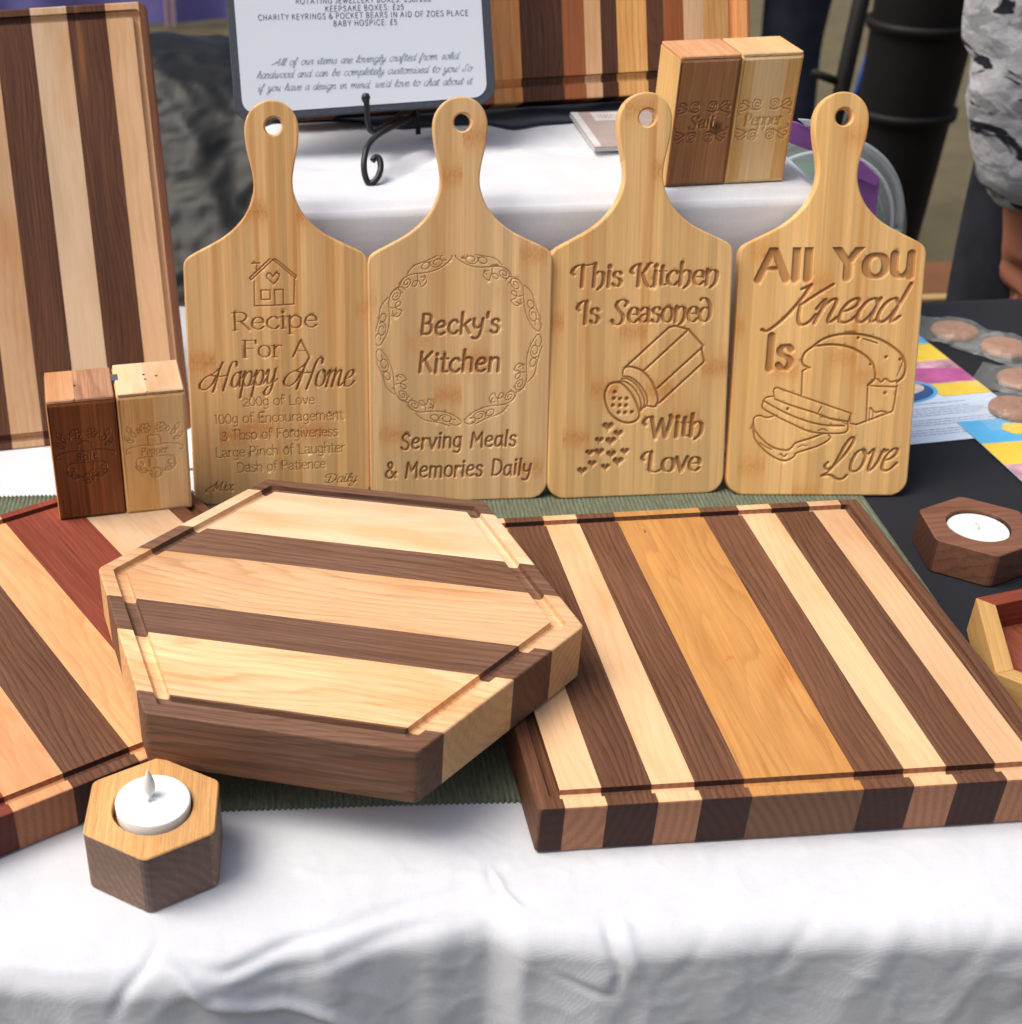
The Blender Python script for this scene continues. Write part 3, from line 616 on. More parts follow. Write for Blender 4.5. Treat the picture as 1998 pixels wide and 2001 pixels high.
# neighbour's table with black cloth (right)
def black_cloth():
    xs = np.linspace(.4190, 1.6, 90); xs = np.concatenate([[.4185], xs]); ys = np.linspace(.40, 1.243, 260)
    vs = []
    for y in np.concatenate([[.35], ys, [1.25, 1.252]]):
        for k, x in enumerate(xs):
            z = .0008+.0006*noise.noise((x*8, y*8, 2)); yy = y+.004*math.sin(x*9) if y > 1.2 else y; xx = x
            if y == .35: z = -.4
            if y == 1.252: z = -.5
            if k == 0: z = -.02
            if k == 1: z = .0003
            vs.append((xx, yy, z))
    n = len(xs); m = len(ys)+3
    j, i = np.meshgrid(np.arange(m-1), np.arange(n-1), indexing='ij'); a = (j*n+i).ravel()
    o = mk('black_tablecloth', vs, [], M_black, quads=np.stack([a, a+1, a+n+1, a+n], 1))
    tag(o, 'black tablecloth of the next stall, under leaflets and wrapped biscuits', 'tablecloth')
black_cloth()
t = empty('side_table', M4((1.0, .83, 0))); tag(t, 'trestle table hidden beneath the black tablecloth', 'table')
MB().box(-.55, .58, -.42, .405, -.03, -.003).build('tabletop', plain('table_plastic_dark', (.3, .3, .3)), t)
for x in (-.5, .5):
    for y in (-.35, .35): MB().tube([(x, y, -.03), (x, y, -.75)], .012).build('leg', M_iron, t)

# white draped riser at the back
def riser():
    X0, X1, Y0, Y1, Z = -.018, .398, .992, 1.215, .2
    def axis(a, b, lo, hi):
        v = list(np.arange(lo, a-.03, .01)); v += list(np.arange(a-.03, a+.02, .0022)); v += list(np.arange(a+.02, b-.02, .0055)); v += list(np.arange(b-.02, b+.03, .0022)); v += list(np.arange(b+.03, hi, .01)); return v
    xs = axis(X0, X1, X0-.075, X1+.06); ys = axis(Y0, Y1, Y0-.030, Y1+.05)
    L = [([(.186, 1.112), (.215, 1.102), (.25, 1.088), (.30, 1.080)], .0035, -.0042), ([(.186, 1.108), (.21, 1.106), (.24, 1.10)], .005, .003),
         ([(.090, 1.060), (.105, 1.082), (.125, 1.112), (.135, 1.13)], .0045, -.0036), ([(.075, 1.06), (.09, 1.082), (.11, 1.11)], .006, .002), ([(.02, 1.085), (.09, 1.075), (.17, 1.075)], .006, -.0022), ([(.28, 1.075), (.32, 1.08), (.38, 1.09)], .006, -.002)]
    vs = []
    for y in ys:
        for x in xs:
            dx = max(X0-x, 0, x-X1); dy = max(Y0-y, 0, y-Y1)
            d = math.hypot(dx, dy)
            fl = .014+.05*smooth((X0-x)/.05)*1.0
            k = (min(1, d/fl))
            z = Z*(1-smooth(k)) if k < 1 else 0
            inner = min(x-X0, X1-x, y-Y0, Y1-y); z -= .006*(1-smooth(inner/.014)) if inner > -.002 and d == 0 else .006*(1-k)
            h = .0011*noise.noise((x*14, y*14, 5))+.0005*noise.noise((x*45, y*45, 5))
            for pts, wd, am in L:
                best = 9
                for i in range(len(pts)-1):
                    (ax, ay), (bx, by) = pts[i], pts[i+1]; ddx, ddy = bx-ax, by-ay
                    tt = min(1, max(0, ((x-ax)*ddx+(y-ay)*ddy)/(ddx*ddx+ddy*ddy))); best = min(best, math.hypot(x-ax-tt*ddx, y-ay-tt*ddy))
                h += am*math.exp(-(best/wd)**2)
            if x > .27 and y < 1.07: h = min(h, 0)*.3
            fy = -.006*noise.noise((x*20, z*5, 8))*smooth(dy/.01) if y < Y0 else 0
            vs.append((x, y+fy, max(.0015, z+h*(1 if d == 0 else 0))))
    n = len(xs); m = len(ys)
    j, i = np.meshgrid(np.arange(m-1), np.arange(n-1), indexing='ij'); a = (j*n+i).ravel()
    t = empty('display_riser', M4((0, 0, 0))); tag(t, 'low white cloth-draped riser behind the paddle boards', 'display riser')
    mk('cloth_cover', vs, [], M_white, t, quads=np.stack([a, a+1, a+n+1, a+n], 1))
    MB().box(X0+.008, X1-.008, Y0+.008, Y1-.008, .002, Z-.012).build('box', plain('card_box', (.45, .33, .2)), t)
riser()
# black cloth lying behind the riser
BE = [(-.02, 1.222), (.0125, 1.216), (.0394, 1.206), (.0734, 1.1868), (.1025, 1.1749), (.1285, 1.1797), (.1713, 1.1798), (.1923, 1.1629), (.2176, 1.1751), (.2435, 1.1769), (.2987, 1.1757), (.35, 1.178)]
def back_cloth():
    xs = np.linspace(-.01, .35, 75); vs = []
    T = [0, .02, .06, .12, .2, .3, .42, .5, .52, .6, .8, 1.0]
    for t in T:
        for x in xs:
            y0 = np.interp(x, [p[0] for p in BE], [p[1] for p in BE])
            if t <= .5: y = y0+t*.5; z = .2015+.002*noise.noise((x*30, y*25, 1))*(t > 0)-.0015*(t > .3)
            else: y = y0+.25+.03*math.sin(x*40)*(t-.5); z = .2-(t-.5)*1.3
            if t == 0: z = .2025
            vs.append((x, y, z))
    n = len(xs); m = len(T); j, i = np.meshgrid(np.arange(m-1), np.arange(n-1), indexing='ij'); a = (j*n+i).ravel()
    o = mk('black_cloth', vs, [], cloth('navy_black_cloth', (.026, .034, .050), sheen=.2), quads=np.stack([a, a+1, a+n+1, a+n], 1))
    o.modifiers.new('thickness', 'SOLIDIFY').thickness = .001
    tag(o, 'dark wavy-edged cloth lying behind the white riser under the striped board', 'cloth')
back_cloth()
t = empty('storage_box', M4((0, 0, 0))); tag(t, 'plain box under the dark cloth behind the riser', 'box')
MB().box(.0, .34, 1.23, 1.42, -.001, .192).build('carton', plain('card_box2', (.4, .3, .2)), t)

# ------------------------------------------------------------------ laminated boards
def rpoly(V, inset, r, k=5):
    """convex ccw polygon V inset by a distance with corners rounded to radius r"""
    n = len(V); E = []
    for i in range(n):
        a = Vector(V[i]); b = Vector(V[(i+1) % n]); d = (b-a).normalized(); nn = Vector((-d.y, d.x)); E.append((a+nn*inset, d))
    P = []
    for i in range(n):
        (a, d), (b, e) = E[i-1], E[i]; c = d.x*e.y-d.y*e.x; t = ((b-a).x*e.y-(b-a).y*e.x)/c; P.append(a+d*t)
    out = []
    for i in range(n):
        p = P[i]; d0 = (P[i-1]-p).normalized(); d1 = (P[(i+1) % n]-p).normalized(); rr = max(r, .0002)
        half = d0.angle(d1)/2; tl = rr/math.tan(half); c = p+(d0+d1).normalized()*(rr/math.sin(half))
        s = p+d0*tl; e = p+d1*tl; a0 = math.atan2((s-c).y, (s-c).x); a1 = math.atan2((e-c).y, (e-c).x)
        while a1 < a0-1e-6: a1 += 2*PI
        for q in range(k+1):
            a = a0+(a1-a0)*q/k; out.append((c.x+rr*math.cos(a), c.y+rr*math.sin(a)))
    return out
def clip(poly, ax, lo, hi):
    for s, lim in ((1, lo), (-1, hi)):
        out = []
        for i in range(len(poly)):
            p, q = poly[i], poly[(i+1) % len(poly)]; dp = s*(p[ax]-lim); dq = s*(q[ax]-lim)
            if dp >= -1e-9: out.append(p)
            if (dp > 1e-9 and dq < -1e-9) or (dp < -1e-9 and dq > 1e-9):
                t = dp/(dp-dq); out.append(tuple(p[j]+(q[j]-p[j])*t for j in range(3)))
        poly = out
        if len(poly) < 3: return []
    return poly
def board(name, mat4, V, t, cuts, kinds, axis, r=.006, gr=(.0085, .0165), gd=.004, grr=(.003, .0015), ch=.0012, label=None, group=None, bottom=True):
    """a glued-up cutting board: one strip per kind between successive cuts along the cross axis"""
    root = empty(name, mat4); tag(root, label, 'cutting board', group)
    g0, g1 = gr
    L = [(rpoly(V, ch, r), 0), (rpoly(V, 0, r), ch), (rpoly(V, 0, r), t-ch), (rpoly(V, ch*.3, r), t-ch*.3), (rpoly(V, ch, r), t),
         (rpoly(V, g0, grr[0]), t), (rpoly(V, g0+.0006, grr[0]), t-gd*.8), (rpoly(V, g0+.0020, grr[0]*.8), t-gd),
         (rpoly(V, g1-.0020, grr[1]), t-gd), (rpoly(V, g1-.0006, grr[1]), t-gd*.8), (rpoly(V, g1, grr[1]), t)]
    faces = []
    for (A, za), (B, zb) in zip(L, L[1:]):
        n = len(A)
        for i in range(n):
            j = (i+1) % n; q = [(*A[i], za), (*A[j], za), (*B[j], zb), (*B[i], zb)]
            faces.append(q)
    faces.append([(*p, t) for p in L[-1][0]]); faces.append([(*p, 0) for p in reversed(L[0][0])])
    cx = {'x': 1, 'y': 0}[axis]
    for k, kind in enumerate(kinds):
        mb = MB(); key = {}
        for f in faces:
            c = clip(f, cx, cuts[k], cuts[k+1])
            if len(c) < 3: continue
            idx = []
            for p in c:
                kk = tuple(round(v, 6) for v in p)
                if kk not in key: key[kk] = len(mb.v); mb.v.append(p)
                if not idx or idx[-1] != key[kk]: idx.append(key[kk])
            if idx[0] == idx[-1]: idx.pop()
            if len(idx) >= 3: mb.f.append(idx)
        if isinstance(kind, tuple): mat = wood_spots(kind[0], axis, kind[1])
        else: mat = wood(kind, axis)
        o = mb.build('strip', mat, root)
    return root
def wood_spots(kind, axis, spots):
    """the same timber with knots or stains of its own: (centre, radii, colour, strength)"""
    m = wood(kind, axis).copy(); m.name = kind+'_marked'; nt = m.node_tree; p = nt.nodes['Principled BSDF']
    src = p.inputs['Base Color'].links[0].from_socket; tc = nt.nodes.new('ShaderNodeTexCoord')
    for c, rad, col, st in spots:
        mp = nt.nodes.new('ShaderNodeMapping'); mp.vector_type = 'TEXTURE'; mp.inputs[1].default_value = c; mp.inputs[3].default_value = rad
        nt.links.new(tc.outputs['Object'], mp.inputs[0])
        nz = nt.nodes.new('ShaderNodeTexNoise'); nt.links.new(mp.outputs[0], nz.inputs[0]); nz.inputs['Scale'].default_value = 1.6; nz.inputs['Detail'].default_value = 4
        ln = nt.nodes.new('ShaderNodeVectorMath'); ln.operation = 'LENGTH'; nt.links.new(mp.outputs[0], ln.inputs[0])
        ad = nt.nodes.new('ShaderNodeMath'); ad.operation = 'ADD'; nt.links.new(ln.outputs['Value'], ad.inputs[0]); nt.links.new(nz.outputs[0], ad.inputs[1])
        rp = nt.nodes.new('ShaderNodeValToRGB'); rp.color_ramp.elements[0].position = .62; rp.color_ramp.elements[0].color = (st, st, st, 1); rp.color_ramp.elements[1].position = 1.55; rp.color_ramp.elements[1].color = (0, 0, 0, 1)
        rp.inputs[0].default_value = 0; nt.links.new(ad.outputs[0], rp.inputs[0])
        mx = nt.nodes.new('ShaderNodeMixRGB'); nt.links.new(rp.outputs[0], mx.inputs[0]); nt.links.new(src, mx.inputs[1]); mx.inputs[2].default_value = (*col, 1); src = mx.outputs[0]
    nt.links.new(src, p.inputs['Base Color']); return m

# rectangular board, right
Wd, Ld = .2859, .2901
s_ = np.array([.5*(91+95), 150, 182, 155, 180, 402, 182, 155, 182, 150, 93.]); cu = [0]+list(np.cumsum(s_)/s_.sum()*Wd); cu[0] = -1; cu[-1] = 1
chk = ('cherry', [((.128, .262, .0314), (.0016, .007, .004), (.10, .015, .006), .9), ((.140, .118, .0314), (.006, .006, .004), (.50, .16, .05), .7), ((.137, .116, .0314), (.0012, .0014, .003), (.22, .02, .01), .8), ((.158, .06, .0314), (.004, .05, .004), (.42, .26, .09), .4)])
board('rectangular_cutting_board', M4((.1241, .5361, 0), .0478), [(0, 0), (Wd, 0), (Wd, Ld), (0, Ld)], .0314, cu,
      ['walnut', 'maple', 'walnut', 'maple', 'walnut', chk, 'walnut', 'maple', 'walnut', 'maple', 'walnut'], 'y', r=.0022, gr=(.0072, .0138), gd=.0040, grr=(.004, .0006),
      label='large rectangular cutting board with a wide honey-coloured centre strip, lying flat at the right')
# left board, mostly out of frame
an = R(30.5); n_ = Vector((-math.sin(an), math.cos(an))); t_ = Vector((math.cos(an), math.sin(an)))
O = t_*.017+n_*.551
cu = [-1]+[u-.017 for u in (.0426, .0967, .1476, .182, .222, .2545, .3054, .3595)]+[1]
board('rectangular_cutting_board', M4((O.x, O.y, 0), an), [(0, 0), (.368, 0), (.368, .294), (0, .294)], .028, cu,
      ['walnut', 'maple', 'padauk', 'alder', 'walnut', 'alder', 'padauk', 'cream', 'walnut_red'], 'y', r=.006, gr=(.0075, .0140), grr=(.004, .001),
      label='cutting board with red, orange and walnut stripes, lying under the two left blocks')
# hexagonal board resting on both
Rh = .1475
board('hexagonal_cutting_board', M4((.0221, .683, .0330), -.2598), [(Rh*math.cos(k*PI/3), Rh*math.sin(k*PI/3)) for k in range(6)], .0364,
      [-1, -.1098, -.0578, -.0268, .0268, .0578, .1112, 1], ['walnut_grey', 'ash', 'walnut_grey', ('ash', [((-.058, 0, .0364), (.062, .026, .03), (.56, .32, .17), .62), ((.005, -.006, .0364), (.020, .014, .02), (.60, .36, .20), .5)]), 'walnut_grey', ('cream', [((-.03, .086, .0364), (.05, .005, .01), (.66, .42, .22), .4)]), 'walnut_grey'], 'x',
      r=.0045, gr=(.0085, .0165), grr=(.002, .0015), label='thick hexagonal cutting board of pale ash and walnut resting on two other boards')
# tall board leaning at the left
Wu, Hu = .245, .3427
ws = [.0, .0065, .0331, .0638, .0922, .1215, .1472, .177, .208, .2385, .245]
cu = sorted(-w for w in ws); cu[0] = -1; cu[-1] = 1
board('leaning_cutting_board', M4((-.0802, 1.0292, .000), .1554, PI/2-.4727) @ Matrix.Translation((0, 0, -.024)), [(-Wu, 0), (0, 0), (0, Hu), (-Wu, Hu)], .024, cu,
      ['maple', 'walnut_dark', 'maple', 'walnut_dark', 'maple', 'walnut_dark', 'cream', ('walnut_dark', [((-.056, .30, .024), (.007, .12, .01), (.30, .12, .045), .7)]), 'maple', 'walnut_red'], 'y',
      r=.008, gr=(.0058, .0122), grr=(.004, .002), label='tall walnut and maple striped cutting board leaning upright at the far left')
# striped board at the back, behind the sign
Wb = .4016
cu = [-1, .02, .045, .075, .10, .13, .155, .1780, .2025, .2385, .2575, .2715, .2855, .3110, .3257, .3432, .3604, .3833, .3986, 1]
kd = ['mahog', 'alder', 'walnut_dark', 'mahog', 'zebra', 'walnut_dark', 'mahog', 'orange', 'walnut_dark', 'mahog', 'maple', 'walnut_dark', 'zebra', 'walnut_dark', 'mahog', 'maple', 'zebra', 'orange', 'mahog']
board('leaning_cutting_board', M4((.0025, 1.1715, .2139), .1106, PI/2-.42) @ Matrix.Translation((0, 0, -.028)), [(0, 0), (Wb, 0), (Wb, .30), (0, .30)], .028, cu, kd, 'y',
      r=.004, gr=(.012, .0195), grr=(.003, .001), label='wide cutting board of many brown, red and yellow stripes leaning behind the price sign')

# ------------------------------------------------------------------ slabs with carved faces
def offset(P, d):
    n = len(P); out = []
    for i in range(n):
        a = Vector(P[i-1]); b = Vector(P[i]); c = Vector(P[(i+1) % n]); n1 = Vector((-(b-a).y, (b-a).x)).normalized(); n2 = Vector((-(c-b).y, (c-b).x)).normalized()
        m = (n1+n2); m = m/max(.3, (1+n1.dot(n2))); out.append(b+m*d)
    return out
def slab(name, P, t, mats, parent=None, ch=.0008, holes=(), panel=None, midx=None, smooth_side=True, matrix=None):
    """P: ccw outline in (u, v); front face at y=0 facing -y; panel: (U, V, D) carved in metres"""
    vs = []; fs = []; sm = []
    def ring(pts, y): n = len(vs); vs.extend([(p[0], y, p[1]) for p in pts]); return n
    N = len(P); Pi = offset(P, ch)
    a = ring(Pi, 0); a2 = ring(offset(P, ch*.29), ch*.29); b = ring(P, ch); c = ring(P, t-ch); d = ring(Pi, t)
    for A, B in ((a, a2), (a2, b), (b, c), (c, d)):
        for i in range(N): j = (i+1) % N; fs.append((A+i, B+i, B+j, A+j)); sm.append(1)
    hs = []
    for hx, hy, hr in holes:
        K = 40; cc = [(math.cos(2*PI*k/K), math.sin(2*PI*k/K)) for k in range(K)]
        r0 = ring([(hx+x*(hr+ch), hy+y*(hr+ch)) for x, y in cc], 0); r1 = ring([(hx+x*hr, hy+y*hr) for x, y in cc], ch)
        r2 = ring([(hx+x*hr, hy+y*hr) for x, y in cc], t-ch); r3 = ring([(hx+x*(hr+ch), hy+y*(hr+ch)) for x, y in cc], t); hs.append((r0, r3, K))
        for A, B in ((r0, r1), (r1, r2), (r2, r3)):
            for i in range(K): j = (i+1) % K; fs.append((A+i, A+j, B+j, B+i)); sm.append(1)
    front = [list(range(a, a+N))]+[list(range(h[0], h[0]+h[2])) for h in hs]
    back = [list(range(d, d+N))]+[list(range(h[1], h[1]+h[2])) for h in hs]
    Q = None
    if panel is not None:
        U, V, D = panel; p, q = relief(U, V, D); n0 = len(vs); vs = vs+[tuple(x) for x in p.tolist()]; Q = q+n0
        pr = len(vs); vs += [(U[0], 0, V[0]), (U[-1], 0, V[0]), (U[-1], 0, V[-1]), (U[0], 0, V[-1])]; front.append([pr, pr+1, pr+2, pr+3])
    for grp, flip in ((front, 0), (back, 1)):
        loops = [[Vector((vs[i][0], vs[i][2], 0)) for i in lp] for lp in grp]; flat = [i for lp in grp for i in lp]
        for tr in tessellate_polygon(loops):
            A = [Vector((vs[flat[i]][0], vs[flat[i]][2])) for i in tr]; ar = (A[1]-A[0]).x*(A[2]-A[0]).y-(A[1]-A[0]).y*(A[2]-A[0]).x
            if abs(ar) < 1e-12: continue
            tr = [flat[i] for i in tr]
            if (ar > 0) == bool(flip): tr = tr[::-1]
            fs.append(tuple(tr)); sm.append(0)
    o = mk(name, vs, fs, mats, parent, quads=Q, matrix=matrix)
    me = o.data; nq = 0 if Q is None else len(Q)
    s = np.zeros(len(me.polygons), bool); s[:nq] = True
    if smooth_side and len(me.polygons) == nq+len(sm): s[nq:] = np.array(sm, bool)
    me.polygons.foreach_set('use_smooth', s)
    if smooth_side:
        bm = bmesh.new(); bm.from_mesh(me)
        for e in bm.edges:
            if len(e.link_faces) == 2 and e.link_faces[0].index >= nq and e.calc_face_angle(0) > .6: e.smooth = False
        bm.to_mesh(me); bm.free()
    if midx is not None:
        ce = np.zeros(len(me.polygons)*3, np.float32); me.polygons.foreach_get('center', ce); ce = ce.reshape(-1, 3)
        no = np.zeros(len(me.polygons)*3, np.float32); me.polygons.foreach_get('normal', no); no = no.reshape(-1, 3)
        me.polygons.foreach_set('material_index', midx(ce, no).astype(np.int32))
    return o
HALF = [(0, 287), (4.8, 286.4), (9.6, 284.4), (13.6, 281.2), (16.8, 276.6), (18.6, 271), (18.9, 265), (18.2, 257), (16.6, 249), (14.8, 241), (13.8, 233), (14.2, 226), (16.4, 218.5), (19.4, 212.3), (23.6, 206.5), (30, 200.2), (37.5, 194.9), (46, 190.4), (54, 186.6), (60, 183.6), (63.2, 181.4), (65.2, 178.6), (66, 175)]
def paddle_outline():
    up = catmull(HALF, n=3)[1:]
    r = 13
    right = up+[(66, 170), (66, 120), (66, 60), (66, r+2)]+[(66-r+r*math.cos(a), r-r*math.sin(a)) for a in np.linspace(0, PI/2, 9)]+[(30, 0)]
    left = [(-x, y) for x, y in right]
    pts = [(0, 287)]+left+[(0, 0)]+right[::-1]
    return [(x/1000, y/1000) for x, y in pts]
PO = paddle_outline()
ART = json.loads('''[{"lines":[[1.5,[[-17.8,165.2],[-1.5,179.1],[14.4,165.4]]],[1.5,[[-18.4,166.9],[-1.8,181.3],[14.9,167.1]]],[1.3,[[-18.4,166.9],[-17.8,165.2]]],[1.3,[[14.9,167.1],[14.4,165.4]]],[1.3,[[-16.6,176.8],[-11.1,176.9]]],[1.2,[[-13.1,175.5],[-13.2,171.6]]],[1.3,[[-15.4,164.1],[-15.7,146.8]]],[1.3,[[13.5,164.8],[12.7,147.1]]],[1.4,[[-15.7,146.8],[-1.4,146.8]]],[1.4,[[-0.8,146.8],[4.9,147.0]]],[1.4,[[5.7,147.0],[12.9,147.3]]],[1.4,[[-10.7,157.8],[-4.2,157.8],[-4.3,151.1],[-10.7,151.1],[-10.7,157.8]]],[1.4,[[-0.9,147.4],[-1.0,157.8],[5.2,157.8],[5.2,147.2]]]],"curves":[[1.5,[[-1.9,167.0],[-3.7,169.5],[-6.0,169.0],[-6.3,166.9],[-4.2,164.5],[-1.2,162.1]]],[1.5,[[-1.9,167.0],[0.1,169.4],[2.4,169.0],[2.5,166.9],[1.0,164.4],[-1.2,162.1]]]],"dots":[],"hearts":[],"text":[["serif","Recipe",[-32.3,129.7],[29.8,130.6],12.5],["serif","For A",[-25.6,110.0],[23.8,109.5],12.1],["script","Happy",[-57.5,86.6],[-0.7,89.9],16.0],["script","Home",[4.1,88.0],[55.3,86.6],17.6],["serif","200g of Love",[-26.9,74.1],[26.2,74.4],7.1],["serif","100g of Encouragement",[-48.6,61.4],[47.0,62.4],7.2],["serif","3 Tbsp of Forgiveness",[-43.5,49.0],[42.8,50.2],7.2],["serif","Large Pinch of Laughter",[-48.6,36.1],[48.2,38.0],7.3],["serif","Dash of Patience",[-33.1,24.4],[33.3,26.0],7.3],["script","Mix",[-56.6,10.1],[-35.8,10.7],7.0],["script","Daily",[32.6,14.8],[56.8,14.9],6.2]]},{"lines":[],"curves":[],"dots":[],"hearts":[],"ring":[[-0.7,119.4],[55.9,117.7],[-0.4,60.2]],"text":[["round","Becky's",[-28.7,124.2],[28.9,124.1],14.1],["round","Kitchen",[-30.4,96.8],[29.8,96.2],14.3],["round","Serving Meals",[-43.5,40.2],[42.4,40.6],11.5],["round","& Memories Daily",[-55.1,19.1],[53.6,18.2],11.9]]},{"lines":[[2.2,[[-10.0,95.9],[21.4,123.7],[25.6,124.8],[35.9,121.7],[46.8,109.7]]],[2.2,[[35.9,121.7],[3.7,93.0]]],[2.2,[[46.2,108.4],[14.4,79.9]]],[2.2,[[46.8,109.7],[46.1,106.8],[48.3,98.2],[15.7,68.7]]],[1.8,[[-10.0,95.9],[-11.6,93.5],[-11.3,89.6]]],[1.8,[[15.7,68.7],[12.5,66.2],[7.1,67.1]]]],"curves":[[2.2,[[-9.7,96.3],[-4.5,96.1],[2.6,93.0],[8.7,86.9],[12.9,79.3],[15.1,71.7],[13.6,66.6]]],[1.8,[[-11.3,89.6],[-5.9,88.5],[0.7,83.5],[5.8,76.3],[7.4,69.8],[5.3,65.8]]],[1.8,[[-12.5,87.7],[-8.0,87.6],[-1.4,83.0],[3.6,75.4],[5.2,68.9],[2.6,63.3]]],[1.8,[[-14.4,85.9],[-10.1,85.7],[-4.1,81.5],[1.0,74.4],[2.8,67.3],[1.3,62.5]]],[2.3,[[-14.4,85.2],[-20.8,84.3],[-24.1,78.6],[-23.7,71.0],[-19.8,62.3],[-12.6,56.6],[-5.0,55.2],[0.4,57.7],[1.5,62.5],[-1.1,70.2],[-5.6,77.9],[-11.1,83.4],[-14.4,85.2]]]],"dots":[[3.6,[[-17.1,78.3],[-17.7,73.6],[-13.0,73.2],[-8.2,73.2],[-18.3,68.5],[-13.2,68.3],[-8.6,68.1],[-13.8,63.1],[-9.1,62.9],[-4.1,63.0]]]],"hearts":[[6.3,[[-21.5,52.8]]],[5.2,[[-13.7,47.4]]],[5,[[-27.7,42.8]]],[6,[[-19.3,41.9]]],[5,[[-34.7,33.7],[-32.8,25.5],[-22.7,22.6],[-8.6,33.8]]],[5.6,[[-27.7,34.0],[-18.7,32.0],[-40.1,20.3]]],[6,[[-13.5,26.5]]]],"text":[["fancy","This Kitchen",[-50.0,155.3],[56.1,153.2],14.7],["fancy","Is Seasoned",[-45.7,129.1],[51.7,127.0],15.4],["fancy","With",[4.9,44.0],[49.7,43.3],15.0],["fancy","Love",[4.5,17.7],[48.3,17.3],14.8]]},{"lines":[[1.8,[[-15.1,74.2],[-15.6,91.7],[-11.2,94.1]]],[1.8,[[32.2,79.5],[33.0,54.5]]],[1.8,[[53.0,81.1],[52.1,67.9],[51.3,62.3],[25.8,52.4],[21.6,53.4]]],[1.6,[[26.4,114.8],[36.5,111.7]]],[1.4,[[32.1,81.4],[35.4,85.4]]],[1.6,[[-32.9,79.5],[-15.1,73.1],[21.6,60.6],[19.9,54.5]]],[1.6,[[21.6,60.6],[21.3,54.5],[0.2,58.2]]],[1.5,[[-0.3,65.1],[-2.2,61.4]]]],"curves":[[2.4,[[-10.7,93.8],[-15.0,95.9],[-16.3,100.2],[-14.6,104.9],[-9.6,109.1],[-1.7,114.9],[9.6,118.0],[23.1,118.0],[36.8,114.8],[47.7,109.0],[54.9,102.7],[58.1,95.4],[57.1,88.0],[52.8,83.3]]],[2.3,[[-5.5,109.9],[4.9,110.7],[17.5,108.6],[28.4,102.8],[34.6,96.5],[36.8,90.1],[36.5,85.4],[32.1,81.1]]],[1.6,[[-9.6,109.1],[-5.5,109.9]]],[1.6,[[32.6,81.1],[40.5,80.4],[52.0,80.1]]],[1.8,[[33.0,82.5],[38.0,85.9],[41.3,83.6],[44.3,85.9],[48.6,83.6],[52.2,84.8]]],[1.8,[[35.4,64.7],[38.8,61.5],[42.9,62.3],[46.7,61.7]]],[1.6,[[-33.9,71.0],[-35.4,77.4],[-32.9,79.5],[-27.4,76.8]]],[1.8,[[-33.9,71.0],[-21.5,66.2],[-4.2,60.9],[8.7,56.1],[19.9,54.5]]],[1.6,[[-42.3,69.9],[-40.3,72.3],[-35.1,73.3]]],[1.8,[[-42.3,69.9],[-31.9,64.0],[-16.6,57.1],[0.6,52.3],[17.5,51.6]]],[1.8,[[-42.3,69.9],[-42.5,64.6],[-33.7,59.2],[-20.6,52.8],[-7.6,47.4],[5.2,45.9],[18.9,47.0],[19.9,54.5]]],[1.6,[[-48.7,53.8],[-48.2,57.6],[-44.2,59.0],[-39.4,57.6],[-31.6,59.2]]],[1.9,[[-48.7,53.8],[-46.7,47.4],[-39.9,39.8],[-32.2,35.0],[-23.6,33.4],[-19.5,35.6],[-17.0,38.8],[-7.2,42.1],[3.1,45.9]]],[1.9,[[-48.3,47.4],[-46.3,40.9],[-38.4,32.3],[-29.5,26.9],[-23.1,25.8],[-17.9,28.5],[-15.0,31.8],[-0.5,36.7],[7.6,42.1],[6.3,45.3]]],[1.4,[[-48.7,53.8],[-49.3,50.6],[-47.9,46.3]]],[1.4,[[-43.0,38.7],[-38.6,36.0],[-34.2,33.9]]],[1.6,[[-27.6,30.7],[-24.9,28.8],[-22.8,30.4]]],[1.2,[[-15.2,35.6],[-12.2,37.2],[-8.9,36.7]]],[1.3,[[55.6,100.6],[55.0,95.4],[52.4,88.0]]],[1.3,[[35.1,55.0],[34.4,64.7]]],[1.3,[[37.6,56.1],[37.5,62.5]]],[1.3,[[14.1,55.0],[17.3,53.4],[20.0,52.9]]],[1.3,[[-1.3,48.0],[2.4,49.1],[5.6,47.5]]]],"dots":[[3,[[43.5,101.7],[44.8,75.8],[33.0,96.5],[53.8,100.1],[22.7,115.6],[-24.5,64.0]]]],"hearts":[],"text":[["sans","All You",[-53.1,157.2],[62.7,159.6],23.9],["script2","Knead",[-46.8,125.9],[58.7,126.8],24.5],["sans","Is",[-43.7,93.5],[-23.2,93.5],23.4],["script2","Love",[3.0,17.0],[62.6,18.7],23.3]]}]''')
